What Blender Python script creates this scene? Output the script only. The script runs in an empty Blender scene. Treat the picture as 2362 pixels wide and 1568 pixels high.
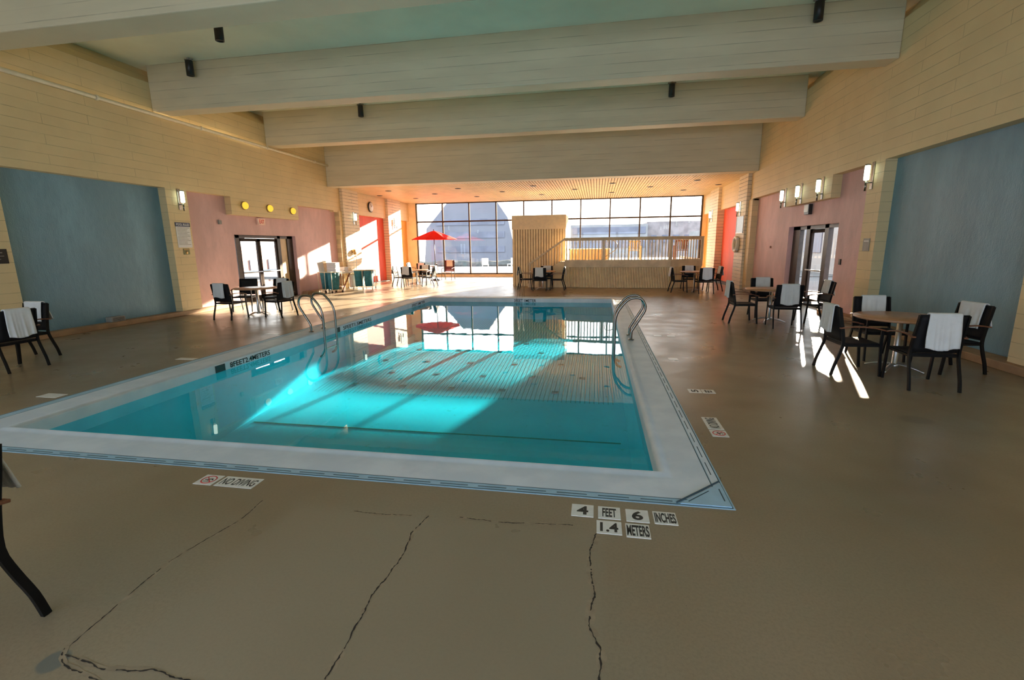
import bpy, math, random
from mathutils import Vector, Matrix
random.seed(7)
D=bpy.data; SC=bpy.context.scene; COL=SC.collection
PI=math.pi
def rad(a): return a*PI/180
# ------------------------------------------------------------------ materials
def srgb(r,g,b):
    f=lambda c:(c/12.92 if c<=.04045 else ((c+.055)/1.055)**2.4)
    return (f(r/255),f(g/255),f(b/255),1)
class NT:
    def __init__(s,name):
        s.m=D.materials.new(name); s.m.use_nodes=True; s.t=s.m.node_tree; s.n=s.t.nodes; s.l=s.t.links
        s.n.clear(); s.out=s.n.new('ShaderNodeOutputMaterial')
    def N(s,typ,**k):
        n=s.n.new('ShaderNode'+typ)
        for a,b in k.items(): setattr(n,a,b)
        return n
    def L(s,a,b): s.l.new(a,b)
    def geo(s): 
        if not hasattr(s,'_g'): s._g=s.N('NewGeometry').outputs['Position']
        return s._g
    def obj(s): return s.N('TexCoord').outputs['Object']
    def math(s,op,a,b=None,c=None,clamp=False):
        n=s.N('Math',operation=op,use_clamp=clamp)
        for i,v in enumerate((a,b,c)):
            if v is None: continue
            if isinstance(v,(int,float)): n.inputs[i].default_value=v
            else: s.L(v,n.inputs[i])
        return n.outputs[0]
    def mix(s,f,a,b,typ='MIX'):
        n=s.N('Mix',data_type='RGBA',blend_type=typ)
        for i,v in ((0,f),(6,a),(7,b)):
            if isinstance(v,(int,float)): n.inputs[i].default_value=v
            elif isinstance(v,tuple): n.inputs[i].default_value=v
            else: s.L(v,n.inputs[i])
        return n.outputs[2]
    def noise(s,vec,scale,detail=4,rough=.55,vscale=None):
        if vscale:
            m=s.N('Mapping'); m.inputs['Scale'].default_value=vscale; s.L(vec,m.inputs['Vector']); vec=m.outputs[0]
        n=s.N('TexNoise'); n.inputs['Scale'].default_value=scale; n.inputs['Detail'].default_value=detail; n.inputs['Roughness'].default_value=rough
        s.L(vec,n.inputs['Vector']); return n.outputs['Fac']
    def ramp(s,f,lo,hi,a=0.,b=1.):
        n=s.N('MapRange',interpolation_type='SMOOTHSTEP'); s.L(f,n.inputs[0])
        for i,v in enumerate((lo,hi,a,b)): n.inputs[i+1].default_value=v
        return n.outputs[0]
    def bsdf(s,col=None,rough=.5,metal=0,spec=.5,normal=None,**k):
        p=s.N('BsdfPrincipled'); s.p=p
        if isinstance(col,tuple): p.inputs['Base Color'].default_value=col
        elif col is not None: s.L(col,p.inputs['Base Color'])
        if isinstance(rough,(int,float)): p.inputs['Roughness'].default_value=rough
        else: s.L(rough,p.inputs['Roughness'])
        p.inputs['Metallic'].default_value=metal; p.inputs['Specular IOR Level'].default_value=spec
        if normal is not None: s.L(normal,p.inputs['Normal'])
        for a,b in k.items(): p.inputs[a.replace('_',' ')].default_value=b
        s.L(p.outputs[0],s.out.inputs[0]); return p
    def bump(s,h,st=.3,dist=.01):
        b=s.N('Bump'); b.inputs['Strength'].default_value=st; b.inputs['Distance'].default_value=dist
        s.L(h,b.inputs['Height']); return b.outputs[0]
def simple(name,col,rough=.5,metal=0,spec=.5,var=.12,scale=8,bump=0,bscale=60,**k):
    t=NT(name); v=t.noise(t.obj(),scale)
    c=t.mix(t.ramp(v,.3,.7),tuple(x*(1-var) for x in col[:3])+(1,),tuple(min(1,x*(1+var)) for x in col[:3])+(1,))
    nb=t.bump(t.noise(t.obj(),bscale),bump,.004) if bump else None
    t.bsdf(c,rough,metal,spec,nb,**k); return t.m
def emis(name,col,st):
    t=NT(name); e=t.N('Emission'); e.inputs[0].default_value=col; e.inputs[1].default_value=st; t.L(e.outputs[0],t.out.inputs[0]); return t.m
def block_paint(name,col,bw=.4,bh=.2,axis='YZ',dark=.62,mort=.006,rough=.55,bst=.5):
    t=NT(name); sep=t.N('SeparateXYZ'); t.L(t.geo(),sep.inputs[0]); cb=t.N('CombineXYZ')
    t.L(sep.outputs['XYZ'.index(axis[0])],cb.inputs[0]); t.L(sep.outputs['XYZ'.index(axis[1])],cb.inputs[1])
    b=t.N('TexBrick'); b.inputs['Scale'].default_value=1; b.inputs['Brick Width'].default_value=bw; b.inputs['Row Height'].default_value=bh
    b.inputs['Mortar Size'].default_value=mort; b.inputs['Mortar Smooth'].default_value=.4; t.L(cb.outputs[0],b.inputs['Vector'])
    b.inputs['Color1'].default_value=(1,1,1,1); b.inputs['Color2'].default_value=(.9,.9,.9,1); b.inputs['Mortar'].default_value=(0,0,0,1)
    n=t.noise(t.geo(),1.3,5); n2=t.noise(t.geo(),14,3)
    c=t.mix(t.ramp(n,.3,.7),tuple(x*.92 for x in col[:3])+(1,),col)
    c=t.mix(t.math('MULTIPLY',b.outputs['Fac'],t.ramp(t.noise(t.geo(),2.2,3),.3,.65,.25,1.)),c,tuple(x*dark for x in col[:3])+(1,))
    h=t.math('SUBTRACT',t.math('MULTIPLY',n2,.25),b.outputs['Fac'])
    t.bsdf(c,rough,0,.4,t.bump(h,bst,.006)); return t.m
def stucco(name,col,rough=.6,st=.55):
    t=NT(name)
    n=t.noise(t.geo(),1.1,4,vscale=(1,1,.4)); n2=t.noise(t.geo(),9,5,.65,vscale=(1,1,.45)); n3=t.noise(t.geo(),45,3)
    c=t.mix(t.ramp(n,.35,.7),tuple(x*.86 for x in col[:3])+(1,),tuple(min(1,x*1.1) for x in col[:3])+(1,))
    c=t.mix(t.ramp(n2,.45,.75,0,.25),c,tuple(x*.7 for x in col[:3])+(1,))
    t.bsdf(c,rough,0,.35,t.bump(t.math('ADD',n2,t.math('MULTIPLY',n3,.5)),st,.02)); return t.m
def boards(name,col,axis='X',pitch=.2,dark=.55):
    # long board-marked lines along X: lines separate in Z
    t=NT(name); sep=t.N('SeparateXYZ'); t.L(t.geo(),sep.inputs[0])
    v=t.math('ADD',t.math('MULTIPLY',sep.outputs[2],1/pitch),t.math('MULTIPLY',t.noise(t.geo(),.7,2),.08))
    fr=t.math('FRACT',v); d=t.math('ABSOLUTE',t.math('SUBTRACT',fr,.5))
    line=t.ramp(d,.455,.49,0,1)
    brk=t.ramp(t.noise(t.geo(),.8,4,vscale=(1,1,6)),.42,.6,.15,1)
    line=t.math('MULTIPLY',line,brk)
    n=t.noise(t.geo(),1.2,5,vscale=(.6,1,3)); 
    c=t.mix(t.ramp(n,.3,.7),tuple(x*.9 for x in col[:3])+(1,),col)
    c=t.mix(t.math('MULTIPLY',line,.85),c,tuple(x*dark for x in col[:3])+(1,))
    h=t.math('SUBTRACT',t.math('MULTIPLY',t.noise(t.geo(),20,3,vscale=(.3,1,3)),.35),line)
    t.bsdf(c,.5,0,.4,t.bump(h,.4,.006)); return t.m
CREAM=(.77,.60,.33,1)
M={}
M['wall']=block_paint('cream_block',CREAM,1.9,.2,dark=.62,mort=.006,bst=.45)
M['siding']=block_paint('cream_ribbed_block',(.78,.66,.46,1),3.,.143,dark=.4,mort=.014,bst=1.)
M['beam']=boards('cream_beam',(.68,.60,.42,1))
M['ceil']=simple('ceiling_plaster',(.90,.91,.74,1),.6,var=.05,scale=.8)
M['blue']=stucco('blue_stucco',(.19,.34,.42,1),.38)
M['pink']=stucco('pink_stucco',(.72,.47,.46,1))
M['red']=stucco('red_stucco',(.78,.115,.065,1))
M['orange']=stucco('orange_stucco',(.85,.42,.10,1))
M['slat']=simple('cream_slats',(.74,.55,.31,1),.5,var=.08,scale=2)
M['soffit']=simple('slat_gap',(.16,.11,.06,1),.7)
M['batten']=simple('tan_battens',(.95,.71,.39,1),.55,var=.1,scale=3)
M['trimtan']=simple('tan_trim_wood',(.70,.54,.33,1),.5,var=.12,scale=3)
M['black']=simple('black_frame',(.006,.0055,.0055,1),.5,0,.2,var=.2)
M['sling']=None
M['armwood']=simple('brown_arm_wood',(.20,.075,.035,1),.35,var=.25,scale=20)
M['tablewood']=simple('tan_table_wood',(.50,.25,.13,1),.3,var=.14,scale=9)
M['steel']=simple('brushed_steel',(.27,.25,.22,1),.22,1,.5,var=.06)
M['alu']=simple('cast_aluminium',(.62,.62,.62,1),.35,1,.5,var=.06)
M['towel']=simple('white_terry',(.74,.74,.74,1),.95,0,.1,var=.04,bump=.8,bscale=260)
M['towelw']=simple('cream_terry',(.72,.62,.5,1),.95,0,.1,var=.04,bump=.8,bscale=260)
M['darkalu']=simple('bronze_frame',(.045,.028,.018,1),.4,.3,.5,var=.2)
M['mull']=simple('mullion_paint',(.05,.036,.03,1),.85,0,.08,var=.1)
M['coping']=None
M['grate']=simple('blue_gutter',(.33,.52,.68,1),.45,var=.08,scale=5)
M['groove']=simple('dark_groove',(.05,.09,.12,1),.8)
M['white']=simple('white_plastic',(.78,.78,.76,1),.4,var=.03)
M['cream']=simple('cream_plastic',(.75,.68,.5,1),.45,var=.05)
M['blackp']=simple('black_ink',(.01,.01,.01,1),.5)
M['ink']=simple('navy_ink',(.03,.04,.10,1),.5)
M['redp']=simple('red_ink',(.55,.04,.04,1),.5)
M['umb']=simple('red_canvas',(.85,.02,.012,1),.8,0,.2,var=.06)
M['teal']=simple('teal_bag',(.02,.16,.20,1),.7,var=.2,scale=12,bump=.4,bscale=30)
M['brownwood']=simple('brown_leg_wood',(.25,.07,.02,1),.5,var=.2)
M['tile']=simple('white_tile',(.72,.71,.68,1),.3,var=.06,scale=14)
M['olive']=simple('olive_sign',(.14,.15,.05,1),.5)
M['grey']=simple('grey_plate',(.28,.27,.24,1),.5)
M['can']=simple('dark_can',(.018,.015,.013,1),.4)
M['brass']=simple('brass_fitting',(.45,.28,.10,1),.4,.6)
M['glow']=emis('lamp_glass',(.86,1,.80,1),3.5)
M['yellow']=emis('yellow_lamp',(1,.60,.06,1),1.1)
M['exitred']=emis('exit_letters',(1,.05,.02,1),.45)
M['bld']=simple('hazy_grey_building',(.150,.147,.160,1),.8,var=.08,scale=.3)
M['bld2']=simple('pale_building',(.24,.225,.21,1),.8,var=.15,scale=.3)
M['bldw']=simple('building_glass',(.12,.12,.145,1),.4,var=.2,scale=.5)
M['brick']=block_paint('red_brick_outside',(.30,.14,.10,1),.5,.2,axis='YZ')
M['street']=simple('street_asphalt',(.10,.095,.09,1),.9,var=.3,scale=.4)
M['terrace']=simple('pale_terrace',(.09,.082,.074,1),.8,var=.1,scale=.6)
M['leaf']=simple('hedge_leaf',(.035,.032,.025,1),.8,var=.4,scale=3)
M['deckwood']=simple('deck_boards',(.62,.48,.30,1),.6)
M['gap']=simple('batten_gap',(.52,.34,.17,1),.7)
def fabric():
    t=NT('black_sling'); w=t.N('TexWave',wave_type='BANDS'); w.inputs['Scale'].default_value=60; w.inputs['Distortion'].default_value=1
    t.L(t.obj(),w.inputs['Vector'])
    t.bsdf(t.mix(w.outputs['Fac'],(.005,.005,.006,1),(.016,.014,.015,1)),.6,0,.2,t.bump(w.outputs['Fac'],.3,.002)); return t.m
M['sling']=fabric()
def coping():
    t=NT('painted_coping'); n=t.noise(t.geo(),2.5,5); n2=t.noise(t.geo(),18,5,.7)
    c=t.mix(t.ramp(n,.35,.68),(.58,.66,.77,1),(.68,.75,.85,1))
    c=t.mix(t.ramp(n2,.60,.72,0,.4),c,(.78,.79,.78,1))
    t.bsdf(c,.5,0,.4,t.bump(n2,.15,.004)); return t.m
M['coping']=coping()
def pool_paint():
    t=NT('pool_plaster'); n=t.noise(t.geo(),.9,5); n2=t.noise(t.geo(),5,5,.7)
    c=t.mix(t.ramp(n,.3,.7),(.48,.80,.88,1),(.58,.87,.93,1))
    c=t.mix(t.ramp(n2,.60,.74,0,.40),c,(.20,.32,.20,1))
    t.bsdf(c,.7,0,.2); return t.m
M['pool']=pool_paint()
M['stripe']=simple('pool_floor_rib',(.18,.34,.36,1),.7)
M['drain']=simple('pool_drain_cover',(.10,.15,.06,1),.7)
M['drainf']=simple('pool_drain_frame',(.20,.34,.26,1),.7)
def glass(name='clear_pane',tint=(.96,.97,.97,1)):
    t=NT(name); f=t.N('Fresnel'); bf=t.N('NewGeometry').outputs['Backfacing']
    t.L(t.math('ADD',1.5,t.math('MULTIPLY',bf,1/1.5-1.5)),f.inputs[0])
    a=t.N('BsdfTransparent'); a.inputs[0].default_value=tint; g=t.N('BsdfGlossy'); g.inputs['Roughness'].default_value=0.01
    m=t.N('MixShader'); t.L(f.outputs[0],m.inputs[0]); t.L(a.outputs[0],m.inputs[1]); t.L(g.outputs[0],m.inputs[2]); t.L(m.outputs[0],t.out.inputs[0]); return t.m
M['glass']=glass()
def water():
    t=NT('pool_water'); 
    n=t.noise(t.geo(),1.6,2,.5,vscale=(1,.6,1)); n2=t.noise(t.geo(),7,2)
    nb=t.bump(t.math('ADD',n,t.math('MULTIPLY',n2,.06)),.12,.012)
    f=t.N('Fresnel'); bf=t.N('NewGeometry').outputs['Backfacing']; t.L(t.math('ADD',1.33,t.math('MULTIPLY',bf,1/1.33-1.33)),f.inputs[0]); t.L(nb,f.inputs['Normal'])
    a=t.N('BsdfTransparent'); a.inputs[0].default_value=(.12,.82,.97,1)
    g=t.N('BsdfGlossy'); g.inputs['Roughness'].default_value=0.0; t.L(nb,g.inputs['Normal'])
    m=t.N('MixShader'); t.L(f.outputs[0],m.inputs[0]); t.L(a.outputs[0],m.inputs[1]); t.L(g.outputs[0],m.inputs[2]); t.L(m.outputs[0],t.out.inputs[0]); return t.m
M['water']=water()
# floor with cracks ----------------------------------------------------------
CRACKS=[ # polyline, half width, strength
 ([(-2.36,1.46),(-2.40,1.78),(-2.43,2.07),(-2.38,2.3),(-2.33,2.5),(-2.35,2.75)],.004,.8),
 ([(-1.09,1.5),(-1.10,1.74),(-1.12,1.98),(-1.09,2.3),(-1.12,2.54),(-1.08,2.76)],.0055,1),
 ([(-1.62,2.72),(-1.38,2.715),(-1.2,2.735)],.004,.8),
 ([(-.87,2.765),(-.6,2.75),(-.1,2.79)],.0045,.9),
 ([(.04,2.72),(0,2.5),(.025,2.2),(.0,1.97),(.06,1.84),(.05,1.5)],.006,.9),
 ([(-2.37,1.45),(-2.33,1.405),(-2.27,1.375),(-2.13,1.35),(-2.0,1.33)],.0045,1),
 ([(-2.33,1.42),(-2.2,1.405),(-2.07,1.385),(-1.96,1.395),(-1.86,1.42),(-1.73,1.40),(-1.6,1.40)],.005,1)]
def floor_mat():
    t=NT('painted_concrete'); g=t.geo()
    sep=t.N('SeparateXYZ'); t.L(g,sep.inputs[0])
    n1=t.noise(g,.45,3,.45); n2=t.noise(g,1.6,5,.5); n3=t.noise(g,60,3,.7); n4=t.noise(g,.9,3,.5)
    base=t.mix(t.ramp(n1,.3,.7),(.235,.168,.10,1),(.345,.262,.175,1))
    base=t.mix(t.ramp(n2,.35,.90,0,.35),base,(.37,.285,.20,1))
    base=t.mix(t.ramp(n4,.35,.75,0,.6),base,(.225,.195,.135,1))
    base=t.mix(t.ramp(n3,.35,.75,0,.35),base,(.16,.125,.085,1))
    # repaired slab in the foreground is greyer
    xm=t.math('MULTIPLY',t.ramp(t.math('ADD',sep.outputs[0],t.math('MULTIPLY',n2,.5)),-1.95,-1.75),t.ramp(sep.outputs[0],.02,.12,1,0))
    ym=t.ramp(t.math('ADD',sep.outputs[1],t.math('MULTIPLY',n2,.25)),2.75,2.95,1,0)
    base=t.mix(t.math('MULTIPLY',t.math('MULTIPLY',xm,ym),.55),base,(.29,.235,.165,1))
    # filler paint beside the cracks, broken grey concrete at the lower corner
    dx=t.math('ADD',sep.outputs[0],2.345); dy=t.math('SUBTRACT',sep.outputs[1],1.385)
    dd=t.math('ADD',t.math('MULTIPLY',dx,dx),t.math('MULTIPLY',dy,dy)); dd=t.math('SQRT',dd)
    spot=t.ramp(t.math('ADD',dd,t.math('MULTIPLY',t.math('SUBTRACT',n2,.5),.09)),.05,.065,1,0)
    base=t.mix(t.math('MULTIPLY',spot,.8),base,(.14,.15,.14,1))
    # oval stain on the right
    sx=t.math('MULTIPLY',t.math('SUBTRACT',sep.outputs[0],3.26),1/.16); sy=t.math('MULTIPLY',t.math('SUBTRACT',sep.outputs[1],5.2),1/.13)
    sr=t.math('ADD',t.math('MULTIPLY',sx,sx),t.math('MULTIPLY',sy,sy))
    base=t.mix(t.math('MULTIPLY',t.ramp(t.math('ADD',sr,n2),.9,1.7,1,0),.35),base,(.10,.08,.05,1))
    h=t.math('MULTIPLY',t.noise(g,5,5,.6),.6)
    h=t.math('ADD',h,t.math('MULTIPLY',n3,.08))
    ro=t.ramp(t.noise(g,1.7,4),.3,.7,.27,.38)
    t.bsdf(base,ro,0,.5,t.bump(h,.10,.010)); return t.m
M['floor']=floor_mat()
# ------------------------------------------------------------------ mesh builder
class MB:
    def __init__(s): s.v=[]; s.f=[]; s.mi=[]; s.k=0; s.sm=[]
    def add(s,vs,fs,smooth=False):
        o=len(s.v); s.v+= [tuple(v) for v in vs]
        for f in fs: s.f.append(tuple(i+o for i in f)); s.mi.append(s.k); s.sm.append(smooth)
        return s
    def box(s,x0,y0,z0,x1,y1,z1):
        x0,x1=sorted((x0,x1)); y0,y1=sorted((y0,y1)); z0,z1=sorted((z0,z1))
        return s.add([(x0,y0,z0),(x1,y0,z0),(x1,y1,z0),(x0,y1,z0),(x0,y0,z1),(x1,y0,z1),(x1,y1,z1),(x0,y1,z1)],
          [(0,3,2,1),(4,5,6,7),(0,1,5,4),(1,2,6,5),(2,3,7,6),(3,0,4,7)])
    def bbox(s,c,d,rz=0,ch=.0):
        # box centred at c, size d, rotated about z
        m=Matrix.Rotation(rz,3,'Z'); vs=[]
        for sz in (-1,1):
            for sx,sy in ((-1,-1),(1,-1),(1,1),(-1,1)):
                p=m@Vector((sx*d[0]/2,sy*d[1]/2,sz*d[2]/2)); vs.append((c[0]+p.x,c[1]+p.y,c[2]+p.z))
        return s.add(vs,[(0,3,2,1),(4,5,6,7),(0,1,5,4),(1,2,6,5),(2,3,7,6),(3,0,4,7)])
    def prism(s,poly,a0,a1,axis='Z'):
        n=len(poly)
        def P(p,a): return {'Z':(p[0],p[1],a),'Y':(p[0],a,p[1]),'X':(a,p[0],p[1])}[axis]
        vs=[P(p,a0) for p in poly]+[P(p,a1) for p in poly]
        fs=[tuple(range(n))[::-1],tuple(range(n,2*n))]+[(i,(i+1)%n,n+(i+1)%n,n+i) for i in range(n)]
        return s.add(vs,fs)
    def tube(s,pts,r,n=10,closed=False,ry=None,cap=True,up=None):
        pts=[Vector(p) for p in pts]; N=len(pts); rs=r if isinstance(r,(list,tuple)) else [r]*N
        vs=[];fs=[]; prev=None
        for i,p in enumerate(pts):
            if closed: d=pts[(i+1)%N]-pts[i-1]
            else: d=pts[min(i+1,N-1)]-pts[max(i-1,0)]
            d.normalize()
            if up is not None: u=Vector(up)
            elif prev is None: u=Vector((0,0,1)) if abs(d.z)<.9 else Vector((1,0,0))
            else: u=prev
            u=(u-d*u.dot(d)).normalized(); prev=u; w=d.cross(u)
            for k in range(n):
                a=2*PI*k/n+PI/n; vs.append(p+u*math.cos(a)*(ry if ry else rs[i])+w*math.sin(a)*rs[i])
        M_=N if closed else N-1
        for i in range(M_):
            for k in range(n): j=(i+1)%N; fs.append((i*n+k,i*n+(k+1)%n,j*n+(k+1)%n,j*n+k))
        if not closed and cap: fs.append(tuple(range(n))[::-1]); fs.append(tuple(range((N-1)*n,N*n)))
        return s.add(vs,fs,n>4)
    def lathe(s,prof,c=(0,0,0),n=24,axis='Z'):
        vs=[];fs=[]
        for r,z in prof:
            for k in range(n):
                a=2*PI*k/n; x,y=r*math.cos(a),r*math.sin(a)
                p={'Z':(x,y,z),'Y':(x,z,y),'X':(z,x,y)}[axis]
                vs.append((c[0]+p[0],c[1]+p[1],c[2]+p[2]))
        m=len(prof)
        for i in range(m-1):
            for k in range(n): fs.append((i*n+k,i*n+(k+1)%n,(i+1)*n+(k+1)%n,(i+1)*n+k))
        fs.append(tuple(range(n))[::-1]); fs.append(tuple(range((m-1)*n,m*n)))
        return s.add(vs,fs,True)
    def sphere(s,c,r,n=16,m=10,sq=(1,1,1)):
        prof=[(max(.001,math.sin(PI*i/m))*r,-math.cos(PI*i/m)*r) for i in range(m+1)]
        o=len(s.v); s.lathe(prof,(0,0,0),n)
        for i in range(o,len(s.v)):
            v=s.v[i]; s.v[i]=(c[0]+v[0]*sq[0],c[1]+v[1]*sq[1],c[2]+v[2]*sq[2])
        return s
    def grid(s,fn,nu,nv):
        vs=[fn(i/nu,j/nv) for i in range(nu+1) for j in range(nv+1)]
        fs=[(i*(nv+1)+j,(i+1)*(nv+1)+j,(i+1)*(nv+1)+j+1,i*(nv+1)+j+1) for i in range(nu) for j in range(nv)]
        return s.add(vs,fs,True)
    def build(s,name,mats,parent=None,bevel=0,solid=0):
        me=D.meshes.new(name); me.from_pydata(s.v,[],s.f); 
        for m in (mats if isinstance(mats,(list,tuple)) else [mats]): me.materials.append(m)
        me.polygons.foreach_set('material_index',s.mi); me.polygons.foreach_set('use_smooth',s.sm)
        me.update()
        o=D.objects.new(name,me); COL.objects.link(o)
        if parent is not None: o.parent=parent
        if solid: 
            q=o.modifiers.new('s','SOLIDIFY'); q.thickness=solid; q.offset=0
        if bevel:
            b=o.modifiers.new('b','BEVEL'); b.width=bevel; b.segments=2; b.limit_method='ANGLE'; b.angle_limit=rad(40)
        return o
def tag(o,label=None,cat=None,group=None,kind=None):
    if label: o['label']=label
    if cat: o['category']=cat
    if group: o['group']=group
    if kind: o['kind']=kind
    return o
def empty(name,loc=(0,0,0),rz=0):
    o=D.objects.new(name,None); o.empty_display_size=.1; o.location=loc; o.rotation_euler=(0,0,rz); COL.objects.link(o); return o
def thing(name,label,cat,loc=(0,0,0),rz=0,group=None): return tag(empty(name,loc,rz),label,cat,group)
KIDS={}
def dup(o,parent=None,top=True):
    c=o.copy(); COL.objects.link(c)
    if parent is not None: c.parent=parent
    for ch in list(o.children): dup(ch,c,False)
    return c
def place(o,loc,rz,label,group=None):
    o.location=loc; o.rotation_euler=(0,0,rz); o['label']=label
    if group: o['group']=group
    return o
def text(name,s,mat,w,h,loc,rot,parent=None,extrude=.0012,bold=.0,fit=True):
    cu=D.curves.new(name,'FONT'); cu.body=s; cu.align_x='CENTER'; cu.align_y='CENTER'; cu.extrude=extrude; cu.offset=bold
    cu.materials.append(mat); tmp=D.objects.new(name,cu); COL.objects.link(tmp)
    bpy.context.view_layer.update()
    me=D.meshes.new_from_object(tmp.evaluated_get(bpy.context.evaluated_depsgraph_get())); D.objects.remove(tmp)
    xs=[v.co.x for v in me.vertices]; ys=[v.co.y for v in me.vertices]
    cx,cy=(min(xs)+max(xs))/2,(min(ys)+max(ys))/2; sx=w/(max(xs)-min(xs)); sy=h/(max(ys)-min(ys))
    for v in me.vertices: v.co.x=(v.co.x-cx)*sx; v.co.y=(v.co.y-cy)*sy
    if not me.materials: me.materials.append(mat)
    o=D.objects.new(name,me); COL.objects.link(o); o.location=loc; o.rotation_euler=rot
    if parent is not None: o.parent=parent
    return o
XL,XR=-11.36,5.73
YW=28.2; ZA=4.42; ZC=6.40
# ------------------------------------------------------------------ room shell
# pool opening
PX0,PX1,PY0,PY1=-5.97,.53,3.66,16.33      # water edges
OX0,OX1,OY0,OY1=-6.55,.98,3.14,16.85      # outer edge of coping
m=MB()
YB=-4.5
fx0,fx1=-12.3,6.7
m.box(fx0,YB,-.3,fx1,OY0,0).box(fx0,OY1,-.3,fx1,YW+.2,0).box(fx0,OY0,-.3,OX0,OY1,0).box(OX1,OY0,-.3,fx1,OY1,0)
floor=tag(m.build('floor',M['floor']),kind='structure')
M['crack']=simple('crack_gap',(.028,.02,.014,1),.9)
M['filler']=simple('crack_filler',(.30,.23,.155,1),.6,var=.15,scale=14)
rc=random.Random(5)
def strip(pts,w,mat,name,z,amp,step,skip=0,label=None):
    m=MB(); P=[]
    for a,b in zip(pts,pts[1:]):
        a=Vector(a);b=Vector(b); n=max(1,int((b-a).length/step))
        for i in range(n): P.append(a+(b-a)*(i/n))
    P.append(Vector(pts[-1])); off=0; Q=[]
    for i,p in enumerate(P):
        d=(P[min(i+1,len(P)-1)]-P[max(i-1,0)]).normalized(); nn=Vector((-d.y,d.x))
        off=off*.75+rc.uniform(-amp,amp); q=p+nn*off; ww=w*rc.uniform(.35,1.6); Q.append((q+nn*ww,q-nn*ww))
    on=True
    for i in range(len(Q)-1):
        if skip and rc.random()<(skip if on else .35): on=not on
        if on: 
            (a,b),(c,d)=Q[i],Q[i+1]; m.add([(a.x,a.y,z),(b.x,b.y,z),(d.x,d.y,z),(c.x,c.y,z)],[(0,1,2,3)])
    o=m.build(name,mat,floor)
    return o
for ci,(pts,w,st) in enumerate(CRACKS):
    strip(pts,w*(3.2 if ci<5 else 2.),M['filler'],'crack_filler',.0006+.0001*ci,.004,.035,.10)
    strip(pts,w*.62,M['crack'],'crack',.0015+.0001*ci,w*.7,.012,.0 if w>.008 else .06)

def wall(name,X,s,segs,doorY,fY,ymouth):
    # X front plane, s = outward direction (+1 right, -1 left)
    mats=[M['wall'],M['blue'],M['pink'],M['red'],M['orange'],M['siding'],M['darkalu']]
    w=MB(); R=.22; T=.30
    for (y0,y1,kind,zt) in segs:
        if kind=='c': w.k=0; w.box(X,y0,0,X+s*(R+T),y1,zt)
        elif kind=='s': w.k=5; w.box(X-s*.09,y0,0,X+s*(R+T),y1,ZA)
        else:
            w.k={'b':1,'p':2,'r':3,'o':4}[kind]
            if kind=='p':
                d0,d1=doorY
                w.box(X+s*R,y0,0,X+s*(R+T),d0,zt); w.box(X+s*R,d1,0,X+s*(R+T),y1,zt); w.box(X+s*R,d0,2.28,X+s*(R+T),d1,zt)
            else: w.box(X+s*R,y0,0,X+s*(R+T),y1,zt)
    # upper wall, leaning outwards under the ceiling
    w.k=0
    prof=[(X,3.44),(X,6.0),(X+s*.42,ZC+.05),(X+s*.62,ZC+.05),(X+s*(R+T),3.44)]
    if s<0: prof=prof[::-1]
    w.prism(prof,YB,ymouth,'Y')
    # alcove upper wall
    w.box(X+s*.05,ymouth,3.38,X+s*(R+T),YW+.2,ZA+.3)
    # box over the door
    w.box(X,fY[0],2.89,X+s*R,fY[1],3.44)
    return tag(w.build(name,mats),kind='structure')
wall('wall_left',XL,-1,[(YB,7.55,'c',3.44),(7.55,11.22,'b',3.44),(11.22,11.9,'c',3.44),(11.9,19.95,'p',3.44),(19.95,20.2,'c',3.44),(20.2,21.6,'s',0),(21.6,24.9,'r',3.38),(24.9,26.6,'s',0),(26.6,YW,'o',3.38)],(13.75,16.95),(13.53,16.96),19.6)
wall('wall_right',XR,1,[(YB,7.54,'c',3.44),(7.54,11.21,'b',3.44),(11.21,11.77,'c',3.44),(11.77,19.6,'p',3.44),(19.6,20.05,'c',3.44),(20.05,21.2,'s',0),(21.2,24.5,'r',3.38),(24.5,26.2,'s',0),(26.2,YW,'o',3.38)],(13.3,16.45),(13.4,16.4),19.6)
# curbs
M['curb']=simple('tan_curb',(.34,.20,.10,1),.6,var=.15,scale=4)
m=MB(); 
for a,b in ((YB,7.55),(7.55,13.6),(17.05,19.95)): m.box(XL-.21,a,0,XL+.04,b,.12)
tag(m.build('baseboard_left',M['curb'],bevel=.012),kind='structure')
m=MB()
for a,b in ((YB,13.2),(16.55,19.6)): m.box(XR+.21,a,0,XR-.11,b,.12)
tag(m.build('baseboard_right',M['curb'],bevel=.012),kind='structure')
m=MB(); m.box(XR-.1,21.25,0,XR+.2,24.5,.07).box(XL-.2,21.7,0,XL+.03,24.9,.03)
tag(m.build('trim_6',M['terrace']),kind='structure')
# ceiling
m=MB(); m.box(XL-.7,YB,ZC,XR+.7,19.9,ZC+.25)
tag(m.build('ceiling',M['ceil']),kind='structure')
for i,(y0,y1,z) in enumerate(((2.55,3.05,5.3),(6.87,7.45,5.3),(11.2,11.68,5.3),(15.5,16.02,5.3),(19.15,19.7,4.37))):
    m=MB(); m.box(XL+.002,y0,z,XR-.002,y1,ZC+.1)
    tag(m.build('trim_%d'%(i+1),M['beam'],bevel=.02),kind='structure')
# alcove ceiling slats
m=MB(); m.k=1; m.box(XL-.3,19.6,ZA+.03,XR+.3,YW+.3,ZA+.3); m.k=0
x=XL+.03
while x<XR-.02: m.box(x,19.7,ZA,x+.092,YW-.02,ZA+.035); x+=.12
tag(m.build('ceiling_alcove',[M['slat'],M['soffit']]),kind='structure')
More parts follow.
